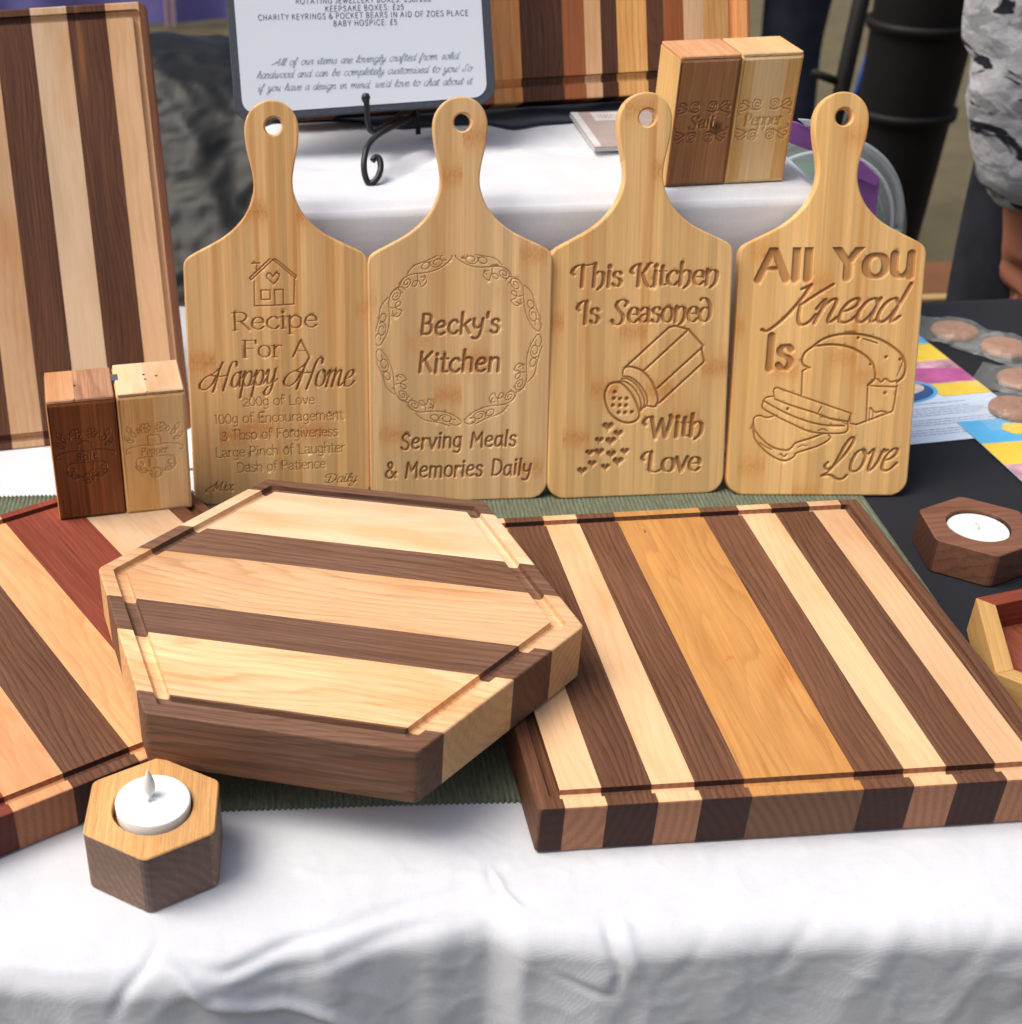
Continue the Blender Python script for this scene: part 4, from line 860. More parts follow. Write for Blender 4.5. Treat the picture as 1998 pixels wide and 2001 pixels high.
def art_strokes(i):
    a = ART[i]; out = []
    for w_, p in a['lines']: out += [[(x, y, w_) for x, y in p]]
    for w_, p in a['curves']:
        out.append([(x, y, w_) for x, y in catmull(p, n=6)])
    for w_, p in a['dots']: out += [[(x, y, w_), (x+.05, y, w_)] for x, y in p]
    for w_, p in a['hearts']:
        for x, y in p: out += heart(x, y, w_)
    for st, tx, p, q, cap in a['text']:
        if st == 'serif' and cap < 9: st = 'small'
        if st == 'sans' and cap > 23.5: cap = 22.2
        q = [min(q[0], 59.0 if st == 'sans' else 57.5), q[1]]
        s = layout(st, tx, p, q, cap)
        out += s
    if 'ring' in a:
        (cx, cy), (rx, _), (_, ry) = a['ring']; rx = (rx-cx)*.975; ry = (cy-ry)*.96
        for k in range(8):
            A = k*PI/4+PI/8+.06; fl = 1 if k % 2 else -1
            def tr(pts):
                o = []
                for x, y, w_ in pts:      # x along the ring (mm), y outwards
                    x *= 1.33; y *= .88
                    aa = A+fl*x/rx; rr = 1+y/rx; o.append((cx+rx*rr*math.cos(aa), cy+ry*rr*math.sin(aa), w_))
                return o
            w0 = .85
            C_ = lambda P, n=7: [(x, y, w0) for x, y in catmull(P, n=n)]
            out.append(tr(C_([(-17.5, -3), (-17, 1.5), (-13, 4.4), (-8, 3), (-3, -1), (2, -3.6), (8, -3.6), (13, -.6), (15.5, 3.4), (13, 6), (9.6, 4.6), (10, 1.6), (12.4, 1.4)])))
            out.append(tr(spiral(-12, .2, 4.0, .8, 1.2, 1.7, w0)))
            out.append(tr(spiral(7.2, 1.2, 3.9, 1.6, 2.4, 1.3, w0)))
            out.append(tr(spiral(1.2, 2.0, 2.6, 2.0, .4, 1.0, w0)))
            out.append(tr(C_([(-9, 5), (-4, 6.8), (1, 5.6), (5, 5.4), (10, 6.8)])))
            out.append(tr(C_([(-5, -.6), (-6.5, -4.6), (-9.6, -6.6), (-10.6, -4.2), (-8, -3.2), (-6, -6.0), (-6.6, -10.2), (-2.6, -9.4), (-1.6, -6), (-4, -3.4)])))
            out.append(tr(C_([(-4, -7.2), (-1.4, -5.4), (-1.8, -3.6)])))
    return out
POSE = [(-.0072, .9047, -.0067, .2891), (.125, .9007, .0034, .3004), (.2572, .9004, .0198, .3345), (.3902, .8936, -.0669, .396)]
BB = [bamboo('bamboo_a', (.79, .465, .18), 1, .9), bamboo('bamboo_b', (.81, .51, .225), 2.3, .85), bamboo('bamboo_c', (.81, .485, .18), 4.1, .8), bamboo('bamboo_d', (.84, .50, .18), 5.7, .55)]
LB_ = ['bamboo paddle board engraved with a little house and a recipe for a happy home', "bamboo paddle board engraved Becky's Kitchen inside a ring of scrolls and hearts",
       'bamboo paddle board engraved with a tipped salt shaker pouring hearts', 'bamboo paddle board engraved with a sliced loaf of bread, rightmost of the row']
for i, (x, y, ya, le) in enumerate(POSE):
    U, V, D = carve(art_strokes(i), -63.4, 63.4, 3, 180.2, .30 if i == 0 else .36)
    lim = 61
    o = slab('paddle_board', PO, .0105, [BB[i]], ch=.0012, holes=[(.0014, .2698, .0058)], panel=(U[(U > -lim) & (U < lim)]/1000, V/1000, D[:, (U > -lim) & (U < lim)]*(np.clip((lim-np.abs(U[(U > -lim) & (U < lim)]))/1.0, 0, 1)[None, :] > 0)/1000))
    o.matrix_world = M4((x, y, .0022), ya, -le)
    tag(o, LB_[i], 'serving board', 'engraved bamboo paddle boards standing in a row')

# ------------------------------------------------------------------ salt and pepper blocks
def rrect(w_, h, r, k=4):
    out = []
    for cx, cy, a in ((w_-r, r, -PI/2), (w_-r, h-r, 0), (r, h-r, PI/2), (r, r, PI)):
        out += [(cx+r*math.cos(a+PI/2*q/k), cy+r*math.sin(a+PI/2*q/k)) for q in range(k+1)]
    return out
def flower(x, y, r, wd, n=6):
    o = []
    for k in range(n):
        a = k*2*PI/n; cx, cy = x+r*.62*math.cos(a), y+r*.62*math.sin(a)
        o.append([(cx+r*.36*math.cos(a-2+q*4/6), cy+r*.36*math.sin(a-2+q*4/6), wd) for q in range(7)])
    o.append(spiral(x, y, r*.22, r*.22, 0, 1, wd, 10)); return o
def leaf(x, y, a, L, wd):
    ca, sa = math.cos(a), math.sin(a); o = []
    for s in (1, -1):
        o.append([(x+ca*t*L-sa*s*L*.22*math.sin(PI*t), y+sa*t*L+ca*s*L*.22*math.sin(PI*t), wd) for t in np.linspace(0, 1, 8)])
    return o
def floral(word, letter, cx):
    wd = 1.0; S_ = []
    for s in (-1, 1):
        S_ += flower(cx+s*5.5, 66.5, 4.0, wd)
        for (dx, dy, a, L) in ((12, 60, .9, 6), (15, 63, 1.1, 6.5), (13.5, 56.5, .35, 6), (9.5, 62.5, 1.3, 4.5), (16.5, 58, .75, 5)):
            S_ += leaf(cx+s*dx, dy, a if s > 0 else PI-a, L, wd)
        S_.append([(x, y, wd) for x, y in catmull([(cx+s*1, 53), (cx+s*9, 53.6), (cx+s*16, 52.4), (cx+s*19.4, 51), (cx+s*19.4, 48.2), (cx+s*17.2, 48.6)], n=5)])
        S_.append([(x, y, wd) for x, y in catmull([(cx+s*1, 44), (cx+s*8, 44.4), (cx+s*12.5, 43), (cx+s*13.5, 39), (cx+s*11, 37), (cx+s*8.6, 39), (cx+s*10.4, 41)], n=5)])
        S_.append([(x, y, wd) for x, y in catmull([(cx+s*13.6, 40), (cx+s*12.5, 35), (cx+s*8, 33.6), (cx+s*4.5, 33)], n=5)])
        S_ += leaf(cx+s*5, 33, .2 if s > 0 else PI-.2, 8, wd); S_ += leaf(cx+s*10, 35, .5 if s > 0 else PI-.5, 5, wd)
    S_ += flower(cx, 31.5, 4.6, wd, 8)
    S_ += [[(x, y, 1.0) for x, y in catmull([(cx-4.6, 53.4), (cx-4.4, 58), (cx-2, 60.5), (cx+1.5, 60.5), (cx+4.6, 58.6), (cx+5, 56)] if letter == 'S' else [(cx-4, 53.4), (cx-4, 60.4), (cx-1, 60.8), (cx+3.4, 60.4), (cx+4.8, 57), (cx+4.4, 53.6)], n=5)]]
    S_ += [[(x, y, 1.0) for x, y in catmull([(cx+4.6, 43.8), (cx+4.2, 39), (cx+1, 36.6)] if letter == 'S' else [(cx-4, 43.8), (cx-4, 37)], n=5)]]
    wl = 15 if word == 'Salt' else 19
    S_ += layout('round', word, (cx-wl/2, 46), (cx+wl/2, 46.3), 5.4)
    return S_
def scrolls(word, cx, cy):
    wd = 1.15; S_ = []
    for sy in (1, -1):
        for s in (-1, 1):
            yy = cy+sy*10.5
            f = lambda x, y: (cx+s*x, yy+sy*y)
            sp_ = [(cx+s*q[0], yy+sy*q[1], wd) for q in spiral(6.2, .8, 4.2, .7, -2.4, 1.9, wd)]; S_.append(sp_)
            S_.append([(*f(x, y), wd) for x, y in catmull([(4, -3.2), (8, -3.6), (13, -.6), (17, 1.4), (19, .2), (18.2, -1.8), (16.4, -1)], n=5)])
            S_.append([(*f(x, y), wd) for x, y in catmull([(11.6, -1), (14, -3.2), (17.6, -4), (19.6, -5.6), (18, -6.6)], n=5)])
            S_.append([(*f(x, y), wd) for x, y in catmull([(12, 1), (14.5, 3.4), (17, 3.2), (16.6, 1.6)], n=5)])
    wl = 19 if word == 'Salt' else 28
    S_ += layout('fancy', word, (cx-wl/2, cy-4.2), (cx+wl/2, cy-4.2), 8.4)
    return S_
def block(M, w_, h, d, strokes, mats, midx, tops, label, group, holes=(), proud=0, rr=.0022):
    root = empty('shaker_block', M); tag(root, label, 'shaker', group)
    th = .0022
    U, V, D = carve(strokes, 2.7, w_*1000-2.7, 2.7, (h-th)*1000-2.7, .30, minw=.8, maxd=1.1, slope=1.9)
    slab('body', rrect(w_, h-th, .0006), d, mats, root, ch=rr, panel=(U/1000, V/1000, D/1000), midx=midx, smooth_side=False)
    x0 = 0
    for fr, kind in tops:
        x1 = x0+fr*w_
        V2 = [(x0+(rr*.3 if x0 == 0 else 0), rr*.3), (x1-(rr*.3 if x1 > w_-.001 else 0), rr*.3), (x1-(rr*.3 if x1 > w_-.001 else 0), d-rr*.3), (x0+(rr*.3 if x0 == 0 else 0), d-rr*.3)]
        mb = MB(); lo = hi = rpoly(V2, 0, .0012, 3); n = len(lo)
        top = [(min(max(p[0], .0012), w_-.0012), min(max(p[1], .0014), d-.0014)) for p in hi]
        mb.add([(p[0], p[1], h-th) for p in lo]+[(p[0], p[1], h-.0007) for p in hi]+[(p[0], p[1], h) for p in top], [(i, (i+1) % n, n+(i+1) % n, n+i) for i in range(n)]+[(n+i, n+(i+1) % n, 2*n+(i+1) % n, 2*n+i) for i in range(n)]+[tuple(range(2*n, 3*n))])
        mb.build('top_panel', wood(kind, 'y'), root); x0 = x1
    for hx, hy in holes:
        MB().lathe([(.0011, 0), (.0009, .0002)], 12, (hx, hy, h)).build('hole', plain('dark_hole', (.03, .018, .01)) if 'dark_hole' not in bpy.data.materials else bpy.data.materials['dark_hole'], root)  # raised dark disc, its colour stands in for the shade inside a hole
    return root
Ml = M4((-.1643, .8462, .0282), .1577, 0, .010)
G1 = 'salt and pepper blocks'
block(Ml, .0467, .0927, .0475, floral('Salt', 'S', 23.4), [wood('salt', 'z'), wood('salt2', 'z'), wood('orange', 'z')],
      lambda ce, no: np.where(no[:, 0] < -.8, 2, (ce[:, 0] > .0225).astype(int)), [(.42, 'top_peach'), (.58, 'top_brown')],
      'dark reddish wooden salt block with floral engraving, on the left cutting board', G1, holes=[(.0205, .0215)])
block(Ml @ M4((.0474, -.0008, 0)), .0468, .0937, .0490, floral('Pepper', 'P', 23.4), [wood('pepper', 'z'), wood('peppale', 'z')],
      lambda ce, no: (ce[:, 0] > .0235).astype(int), [(.45, 'cream'), (.55, 'cream')],
      'pale wooden pepper block with floral engraving, standing on the left board', G1, holes=[(.021, .028), (.0295, .0245), (.0215, .0205)])
bevel(MB().box(-.0012, .0035, .022, .032, .0905, .0935).build('felt_pad', plain('grey_felt', (.10, .10, .12), .9), None), .0004)
fp = bpy.data.objects['felt_pad']; fp.matrix_world = Ml @ M4((.0472, 0, .0004)); tag(fp, 'small dark magnet strip wedged between the tops of the two left blocks', 'magnet')
Mr = M4((.2803, 1.0088, .2004), .0587)
def burn(): return wood_spots('salt_r', 'z', [((.0318, 0, .0415), (.0125, .03, .0150), (.05, .022, .012), .8)])
block(Mr, .0443, .0922, .0481, scrolls('Salt', 21.5, 46), [burn(), wood('salt_r', 'z'), wood('pepper', 'z')],
      lambda ce, no: np.where(no[:, 0] < -.8, 2, 0), [(1, 'top_peach')], 'brown wooden salt block with a dark burn mark, on the white riser', G1)
block(Mr @ M4((.0446, 0, 0)), .0443, .0922, .0481, scrolls('Pepper', 22, 46), [wood('pepper', 'z'), wood('peppale', 'z')],
      lambda ce, no: ((ce[:, 0] > .0105) & (ce[:, 0] < .0325)).astype(int), [(1, 'top_cream')], 'pale wooden pepper block with scroll engraving, on the white riser', G1)

# ------------------------------------------------------------------ candle holders, tray
def holder(M, Rr, h, kind, hole, depth, label, group, a0=0, gx='y', sidekind=None):
    root = empty('candle_holder', M); tag(root, label, 'candle holder', group)
    n = 120; ch = .0007; ang = [2*PI*q/n for q in range(n)]
    def hexr(r, a): return min(r*math.cos(PI/6)/math.cos(((a-a0) % (PI/3))-PI/6), r*.978)
    hx = lambda r: [(hexr(r, a)*math.cos(a), hexr(r, a)*math.sin(a)) for a in ang]
    cir = lambda r: [(r*math.cos(a), r*math.sin(a)) for a in ang]
    rings = [(hx(Rr-ch), 0), (hx(Rr), ch), (hx(Rr), h-ch), (hx(Rr-ch), h), (cir(hole+.0005), h), (cir(hole), h-.0005), (cir(hole), h-depth)]
    mb = MB()
    for P, z in rings: mb.v += [(p[0], p[1], z) for p in P]
    for j in range(len(rings)-1):
        for i in range(n): i2 = (i+1) % n; mb.f.append((j*n+i, j*n+i2, (j+1)*n+i2, (j+1)*n+i))
    mb.f.append(tuple((len(rings)-1)*n+i for i in range(n))); mb.f.append(tuple(range(n-1, -1, -1)))
    o = mb.build('body', wood(kind, gx), root)
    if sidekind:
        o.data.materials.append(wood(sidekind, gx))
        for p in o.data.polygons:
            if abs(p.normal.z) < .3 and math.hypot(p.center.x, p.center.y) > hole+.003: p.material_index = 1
    return root
Mh = M4((-.0773, .54, .0002), 0)
holder(Mh, .0391, .0381, 'oak_top', .0212, .012, 'hexagonal oak candle holder with a white electric tealight, on the white cloth in front', 'hexagonal candle holders', .4896, 'y', 'oak_side_shaded')
t = empty('electric_tealight', M4((-.0768, .5408, .0265))); tag(t, 'white plastic electric tealight with a pointed flame in the oak holder', 'tealight')
MB().lathe([(.0190, 0), (.0193, .0006), (.0197, .0148), (.0195, .0153), (.0188, .0156), (.0186, .01558), (.0184, .01556), (.012, .01552), (.0026, .01548), (.0025, .01540), (.0024, .0130)], 64).build('cup', M_led, t, True)
MB().lathe([(.0016, .0138), (.0017, .0152), (.0012, .0160), (.0022, .0178), (.0030, .0210), (.0031, .0235), (.0026, .0265), (.0017, .0295), (.0007, .0325), (.0002, .0338)], 20, (-.0014, .003, 0)).build('flame', M_flame, t, True)
holder(M4((.4695, .8078, .0012), 0), .0394, .0252, 'walnut_holder', .0208, .006, 'small hexagonal walnut candle holder with a wax tealight, on the black cloth', 'hexagonal candle holders', R(84.9-60), 'x')
t = empty('wax_tealight', M4((.4695, .8078, .0198))); tag(t, 'white wax tealight sunk in the walnut holder', 'tealight')
MB().lathe([(.0198, 0), (.0200, .003), (.0199, .0038), (.0192, .0036), (.010, .0032), (.0004, .0030)], 48).build('wax', M_wax, t, True)
MB().tube([(0, 0, .003), (.0006, .0006, .0042), (.0016, .005, .0046), (.001, .0068, .0040)], .0006, 6).build('wick', plain('cotton_wick', (.62, .60, .48)), t, True)
# hexagonal tray
t = empty('wooden_tray', M4((.4878, .6654, .0012), R(15))); tag(t, 'small hexagonal wooden tray with yellow and red rim, at the right edge', 'tray')
Ro, Ri, ht = .080, .0675, .0255
for k in range(6):
    a, b = k*PI/3, (k+1)*PI/3
    P = [(Ro*math.cos(a), Ro*math.sin(a)), (Ro*math.cos(b), Ro*math.sin(b)), (Ri*math.cos(b), Ri*math.sin(b)), (Ri*math.cos(a), Ri*math.sin(a))]
    e = .0006; c = [(P[i][0]*(1-e*10)+.0, P[i][1]*(1-e*10)) for i in range(4)]
    mb = MB(); mb.add([(*p, 0) for p in P]+[(*p, ht) for p in P], [(3, 2, 1, 0), (4, 5, 6, 7), (0, 1, 5, 4), (1, 2, 6, 5), (2, 3, 7, 6), (3, 0, 4, 7)])
    # local frame with x along the rim piece so that the grain follows it
    am = (a+b)/2+PI/2; Mx = Matrix.Rotation(am, 4, 'Z'); mi = Mx.inverted(); mb.v = [tuple(mi @ Vector(v)) for v in mb.v]
    o = mb.build('rim_piece', wood('padauk' if k in (1, 4) else 'tray_yellow', 'x'), t, matrix=Mx); bevel(o, .0006, 2)
P = [((Ri+.001)*math.cos(k*PI/3), (Ri+.001)*math.sin(k*PI/3)) for k in range(6)]
MB().add([(*p, .0005) for p in P]+[(*p, .006) for p in P], [tuple(range(5, -1, -1)), tuple(range(6, 12))]+[(i, (i+1) % 6, 6+(i+1) % 6, 6+i) for i in range(6)]).build('base', wood('padauk_base', 'y'), t)

# ------------------------------------------------------------------ sign on its easel
Wsg, Hsg = .2038, .275
Ms = M4((-.0351, 1.1, .2316), .032, -.5039) @ Matrix.Rotation(-.0324, 4, 'Y')
t = empty('price_sign', Ms); tag(t, 'dark framed price list sign with blue lettering, propped on a black iron easel', 'sign')
slab('frame', [(x, y) for x, y in rrect(Wsg, Hsg, .0135, 8)], .004, [M_frame], t, ch=.0006)
sheet = mk('sheet', [(p[0]+.0062, -.0004, p[1]+.0050) for p in rrect(Wsg-.0130, Hsg-.011, .0105, 8)], [list(range(36))], M_paper, t)
LT = {'caps': [], 'italic': []}
def sgp(src):   # a point of the sign's face (mm from its lower left corner)
    v = Fv+Rv*((src[0]-575.1)/2734)-Uv*((src[1]-1131.8)/2734); C0 = Vector((0, 0, .54)); n = Ms.to_3x3() @ Vector((0, 1, 0)); o = Ms.translation
    p = C0+v*((o-C0).dot(n)/v.dot(n)); q = Ms.inverted() @ p; return q.x*1000, q.z*1000
E2 = lambda x, y: sgp((430+x/3.384, y/3.384))
for tx, a, b, cap in (('ROTATING JEWELLERY BOXES: £30/£60', (500, 26), (1395, 8), 9.6*.82), ('KEEPSAKE BOXES: £25', (694, 76), (1215, 62), 9.6*.82), ('CHARITY KEYRINGS & POCKET BEARS IN AID OF ZOES PLACE', (252, 134), (1642, 102), 9.6*.82), ('BABY HOSPICE: £5', (750, 172), (1170, 162), 9.6*.82)):
    LT['caps'] += layout('caps', tx, E2(*a), E2(*b), 4.0, 2.6)
for tx, a, b, cap in (('All of our items are lovingly crafted from solid', (345, 436), (1590, 388), 7), ("hardwood and can be completely customised to you! So", (240, 520), (1675, 470), 7), ("if you have a design in mind, we'd love to chat about it", (248, 606), (1675, 556), 7)):
    LT['italic'] += layout('italic', tx, E2(*a), E2(*b), 5.0, 0)
for k, ml, mw in (('caps', M_ink, .42), ('italic', M_scriptink, .32)):
    v, f = ribbon(LT[k], mw); lim = (Hsg-.008)*1000
    mk('lettering', [(x/1000, -.0007, y/1000) for x, y in v], [q for q in f if all(v[i][1] < lim for i in q)], ml, t)
def pr(x, y, Y):
    v = Fv+Rv*((x-575.1)/2734)-Uv*((y-1131.8)/2734); return tuple(Vector((0, 0, .54))+v*(Y/v.y))
t = empty('easel', M4((.0662, 1.0353, .2))); tag(t, 'black wrought iron easel with a curled foot, holding the price sign', 'easel')
def rel(P): return [tuple(Vector(p)-Vector((.0662, 1.0353, .2))) for p in P]
hk = [(715, 192, 1.088), (717, 204, 1.086), (718, 222, 1.086), (720, 243, 1.087), (726, 256, 1.089), (738, 254, 1.098), (764, 238, 1.122), (786, 220, 1.145), (800, 200, 1.16)]
hk = catmull([pr(*p) for p in hk], n=5); MB().tube(rel(hk), [.0030]+[.0026]*3+[.0023]*(len(hk)-4)).build('hook', M_iron, t, True)
MB().lathe([(.0004, -.0036), (.0024, -.003), (.0036, 0), (.0026, .003), (.0004, .0036)], 16, rel([pr(715, 191, 1.088)])[0]).build('knob', M_iron, t, True)
ft = [(812, 222, 1.16), (790, 236, 1.14), (764, 248.5, 1.105), (738, 264, 1.075), (720, 283, 1.055), (712, 312, 1.044), (713, 340, 1.038), (722, 358, 1.035), (736, 350, 1.036), (744, 330, 1.042), (742, 311, 1.047), (734, 307, 1.048), (728, 314, 1.046)]
MB().tube(rel(catmull([pr(*p) for p in ft], n=6)), .0024).build('foot', M_iron, t, True)
MB().tube(rel([pr(812, 222, 1.16), (.10, 1.172, .33), (.085, 1.19, .47)]), .0024).build('upright', M_iron, t, True)
MB().tube(rel([(.105, 1.168, .29), (.11, 1.16, .24), (.112, 1.15, .2026)]), .0022).build('leg', M_iron, t, True)
MB().tube(rel([(.0, 1.163, .36), (.10, 1.172, .33), (.19, 1.163, .36)]), .0022).build('crossbar', M_iron, t, True)

# ------------------------------------------------------------------ small stack of cards on the riser
t = empty('business_cards', M4((.2445, 1.092, .2025), R(1))); tag(t, 'stack of pinkish grey business cards on the white riser', 'cards')
MC = plain('card_taupe', (.40, .335, .31), .5); ME = plain('card_edge', (.62, .62, .63), .6); MD = plain('card_print', (.62, .60, .58), .5); MK = plain('card_ink', (.20, .20, .22), .5)
for k in range(5): MB().box(.0005*(k % 2), .085, 0, .098-.0008*(k % 3), k*.0007, k*.0007+.0005).build('card', MC if k == 4 else ME, t)
ct = MB(); ct.box(.0005, .006, .0005, .097, .0034, .0036).build('pale_border', ME, t)
MB().box(.016, .048, .070, .094, .0034, .0036).build('printed_label', MD, t)
v, f = ribbon([[(20+i*2.6+math.sin(i*3+j)*.5, 76+j*6+math.cos(i*5)*1.2, .7), (21.2+i*2.6, 79+j*6+math.sin(i*7)*1.2, .7)] for i in range(9) for j in range(2)])
mk('print', [(x/1000, y/1000, .00375) for x, y in v], f, MK, t)['kind'] = 'stuff'
MB().box(.036, .06, .022, .05, .0034, .0036).build('printed_patch', MD, t)

# ------------------------------------------------------------------ leaflets on the black cloth
def flat(name, pts, z, mat, parent): return mk(name, [(*p, z) for p in pts], [list(range(len(pts)))], mat, parent)
def disc(name, cx, cy, a, b, z, mat, parent, n=40): return flat(name, [(cx+a*math.cos(2*PI*k/n), cy+b*math.sin(2*PI*k/n)) for k in range(n)], z, mat, parent)
MP = plain('leaflet_paper', (.62, .74, .90), .45, .4, 0, .01, 10); MBl = plain('leaflet_blue', (.11, .47, .82), .45); MY = plain('leaflet_yellow', (.86, .62, .07), .45)
MPk = plain('photo_pink', (.60, .35, .42), .45, .4, 0, .5, 45); MMg = plain('photo_magenta', (.52, .12, .32), .45, .4, 0, .2, 60); MNv = plain('photo_dark_blue', (.03, .10, .28), .45); MGy = plain('leaflet_text', (.35, .42, .56), .5); MCr = plain('photo_cream', (.62, .52, .47), .45, .4, 0, .4, 90)
def leaflet(M, label):
    t = empty('leaflet', M); tag(t, label, 'leaflet', 'leaflets on the black cloth')
    W, H = .148, .21
    MB().box(0, W, 0, H, 0, .0003).build('sheet', MP, t)
    z = .00045
    flat('header_print', [(0, .172), (W, .172), (W, H), (0, H)], z, MBl, t); flat('band_print', [(0, .138), (W, .138), (W, .172), (0, .172)], z, MY, t)
    flat('photo_print', [(0, .100), (W, .088), (W, .138), (0, .138)], z, MPk, t)
    flat('magenta_print', [(.085, .098), (W, .096), (W, .120), (.100, .128)], z+.00015, MMg, t)
    flat('corner_print', [(.105, .072), (W, .072), (W, .094), (.098, .095)], z+.0001, MY, t)
    disc('ring_print', .062, .088, .045, .024, z+.00025, MBl, t); disc('shade_print', .062, .087, .041, .021, z+.0004, MNv, t); disc('food_print', .062, .092, .036, .015, z+.00055, MCr, t)
    fl = []
    for cx in (.040, .062, .118, .098):
        for k in range(6):
            a = k*PI/3; fl.append((cx+.007*math.cos(a), .192+.006*math.sin(a)))
        fl.append((cx, .192))
    mb = MB()
    for i, (x, y) in enumerate(fl): mb.add([(x+.0055*math.cos(q*PI/4), y+.0045*math.sin(q*PI/4), z+.0002+i*.00001) for q in range(8)], [tuple(range(8))])
    mb.build('flower_print', MY, t)
    rs = random.Random(3); st = []
    for r_ in range(14):
        y = 62-r_*3.9
        if r_ in (1, 6, 10): continue
        x = 10+rs.uniform(0, 8)
        while x < 138-rs.uniform(0, 20):
            l = rs.uniform(2, 7); st.append([(x, y, .8), (x+l, y, .8)]); x += l+1.5
    for q in range(8): st.append([(36+q*9, 154, 1.6), (42+q*9, 154.4, 1.6)])
    v, f = ribbon(st); mk('text_print', [(x/1000, y/1000, z+.0002) for x, y in v], f, MGy, t)['kind'] = 'stuff'
leaflet(M4((.453, .963, .0016), R(7.6)), 'blue and yellow leaflet partly hidden behind the rightmost paddle board')
leaflet(M4((.5589, .7921, .0026), R(5.3)), 'blue and yellow leaflet lying nearest the walnut candle holder at the right edge')

# wrapped biscuits
Mbis = plain('biscuit', (.33, .145, .07), .75, .3, 0, .22, 140, .3)
tf = NT('clear_film'); tf.p.inputs['Base Color'].default_value = (.9, .95, .92, 1); tf.p.inputs['Roughness'].default_value = .09; tf.p.inputs['Alpha'].default_value = .13; tf.p.inputs['Specular IOR Level'].default_value = 1.0
tf.bump(tf.noise(tf.tc.outputs['Object'], 90, 3), .6, .002); M_film = tf.m
def biscuit(x, y, rz_, seed, label):
    t = empty('wrapped_biscuit', M4((x, y, .0022), rz_) @ Matrix.Scale(.74, 4)); tag(t, label, 'biscuit', 'wrapped biscuits on the black cloth')
    mb = MB(); mb.lathe([(.024, 0), (.027, .0015), (.0278, .004), (.0268, .0068), (.0235, .0085), (.012, .0088), (.0005, .0088)], 40, (0, 0, .001)); mb.build('biscuit', Mbis, t, True)
    nx, ny = 34, 24; vs = []
    for sgn in (1, -1):
        for j in range(ny):
            for i in range(nx):
                u = -1+2*i/(nx-1); v = -1+2*j/(ny-1); X = u*.050; Y = v*.036; r = math.hypot(X/.030, Y/.029)
                h = .0112*max(0, 1-max(0, r-.9)/.55)**1.3
                cr = .0042*abs(noise.noise((X*75+seed, Y*75, seed)))*(.35+min(1.2, r)) if sgn > 0 else 0
                e = 1-smooth((max(abs(u), abs(v))-.86)/.14)
                vs.append((X+.002*noise.noise((Y*60, seed, X*40)), Y, (.0006 if sgn < 0 else .0016+(h+cr)*(.25+.75*e))))
    n = nx*ny; j, i = np.meshgrid(np.arange(ny-1), np.arange(nx-1), indexing='ij'); a = (j*nx+i).ravel()
    q = np.stack([a, a+1, a+nx+1, a+nx], 1); mk('wrapper', vs[:n], [], M_film, t, quads=q, qsmooth=True)
biscuit(.605, 1.168, R(-38), 1.1, 'round brown biscuit in clear film, farthest back of the wrapped biscuits')
biscuit(.634, 1.130, R(-52), 2.7, 'round brown biscuit in clear film, at the right edge just below the farthest biscuit')
biscuit(.621, 1.066, R(-35), 4.2, 'round brown biscuit in clear film, third from the back at the right edge')
biscuit(.592, 1.015, R(10), 6.5, 'round brown biscuit in clear film lying on the blue and yellow leaflets')

# ------------------------------------------------------------------ clear globe with purple card behind the last paddle board
tg = NT('clear_plastic'); tg.p.inputs['Base Color'].default_value = (.80, .88, .86, 1); tg.p.inputs['Roughness'].default_value = .05; tg.p.inputs['Alpha'].default_value = .14; tg.p.inputs['Specular IOR Level'].default_value = .9
t = empty('plastic_globe', M4((.470, 1.215, .087))); tag(t, 'clear plastic globe with green and dark contents behind the rightmost paddle board', 'ornament')
prof = [(max(.0003, .084*math.cos(a)), .084*math.sin(a)) for a in np.linspace(-PI/2, PI/2, 33)]
MB().lathe(prof, 64, caps=False).build('shell', tg.m, t, True)
mb = MB(); mb.tube([(.084*math.cos(a), .0, .084*math.sin(a)) for a in np.linspace(0, 2*PI, 73)], .0036, 8); mb.build('seam', plain('grey_clear_rim', (.33, .37, .36), .15, 1.0), t, True)
MB().tube([(.074*math.cos(a), -.008, .074*math.sin(a)) for a in np.linspace(0, 2*PI, 73)], .0018, 8).build('inner_rim', plain('silver_edge', (.45, .50, .56), .2, 1.0), t, True)
MB().lathe([(max(.0003, .072*math.cos(a)), .072*math.sin(a)) for a in np.linspace(-PI/2, PI/2, 25)], 48, (-.004, .004, -.004)).build('green_ball', plain('green_foil', (.010, .085, .040), .25, .8, 0, .5, 60), t, True)
MPu = plain('purple_paper', (.33, .12, .40), .5, .4, 0, .15, 40)
org = Vector(pr(1635, 330, 1.115)); t = empty('purple_ribbon', M4(org)); tag(t, 'folded purple paper ribbon leaning on the clear globe', 'ribbon')
def plate(name, pts, Y, th, mat, parent):
    P = [Vector(pr(*q, Y))-org for q in pts]; n = len(P)
    return bevel(MB().add([tuple(q) for q in P]+[(q.x, q.y+th, q.z) for q in P], [tuple(range(n-1, -1, -1)), tuple(range(n, 2*n))]+[(i, (i+1) % n, n+(i+1) % n, n+i) for i in range(n)]).build(name, mat, parent), .0004)
plate('strip', [(1532, 234), (1560, 240), (1610, 262), (1690, 318), (1722, 350), (1712, 364), (1672, 346), (1600, 300), (1530, 274)], 1.115, .003, MPu, t)
plate('tail', [(1676, 330), (1720, 352), (1712, 432), (1660, 424)], 1.119, .003, MPu, t)
plate('white_edge', [(1560, 232), (1606, 236), (1612, 252), (1575, 246)], 1.113, .0015, M_paper, t)

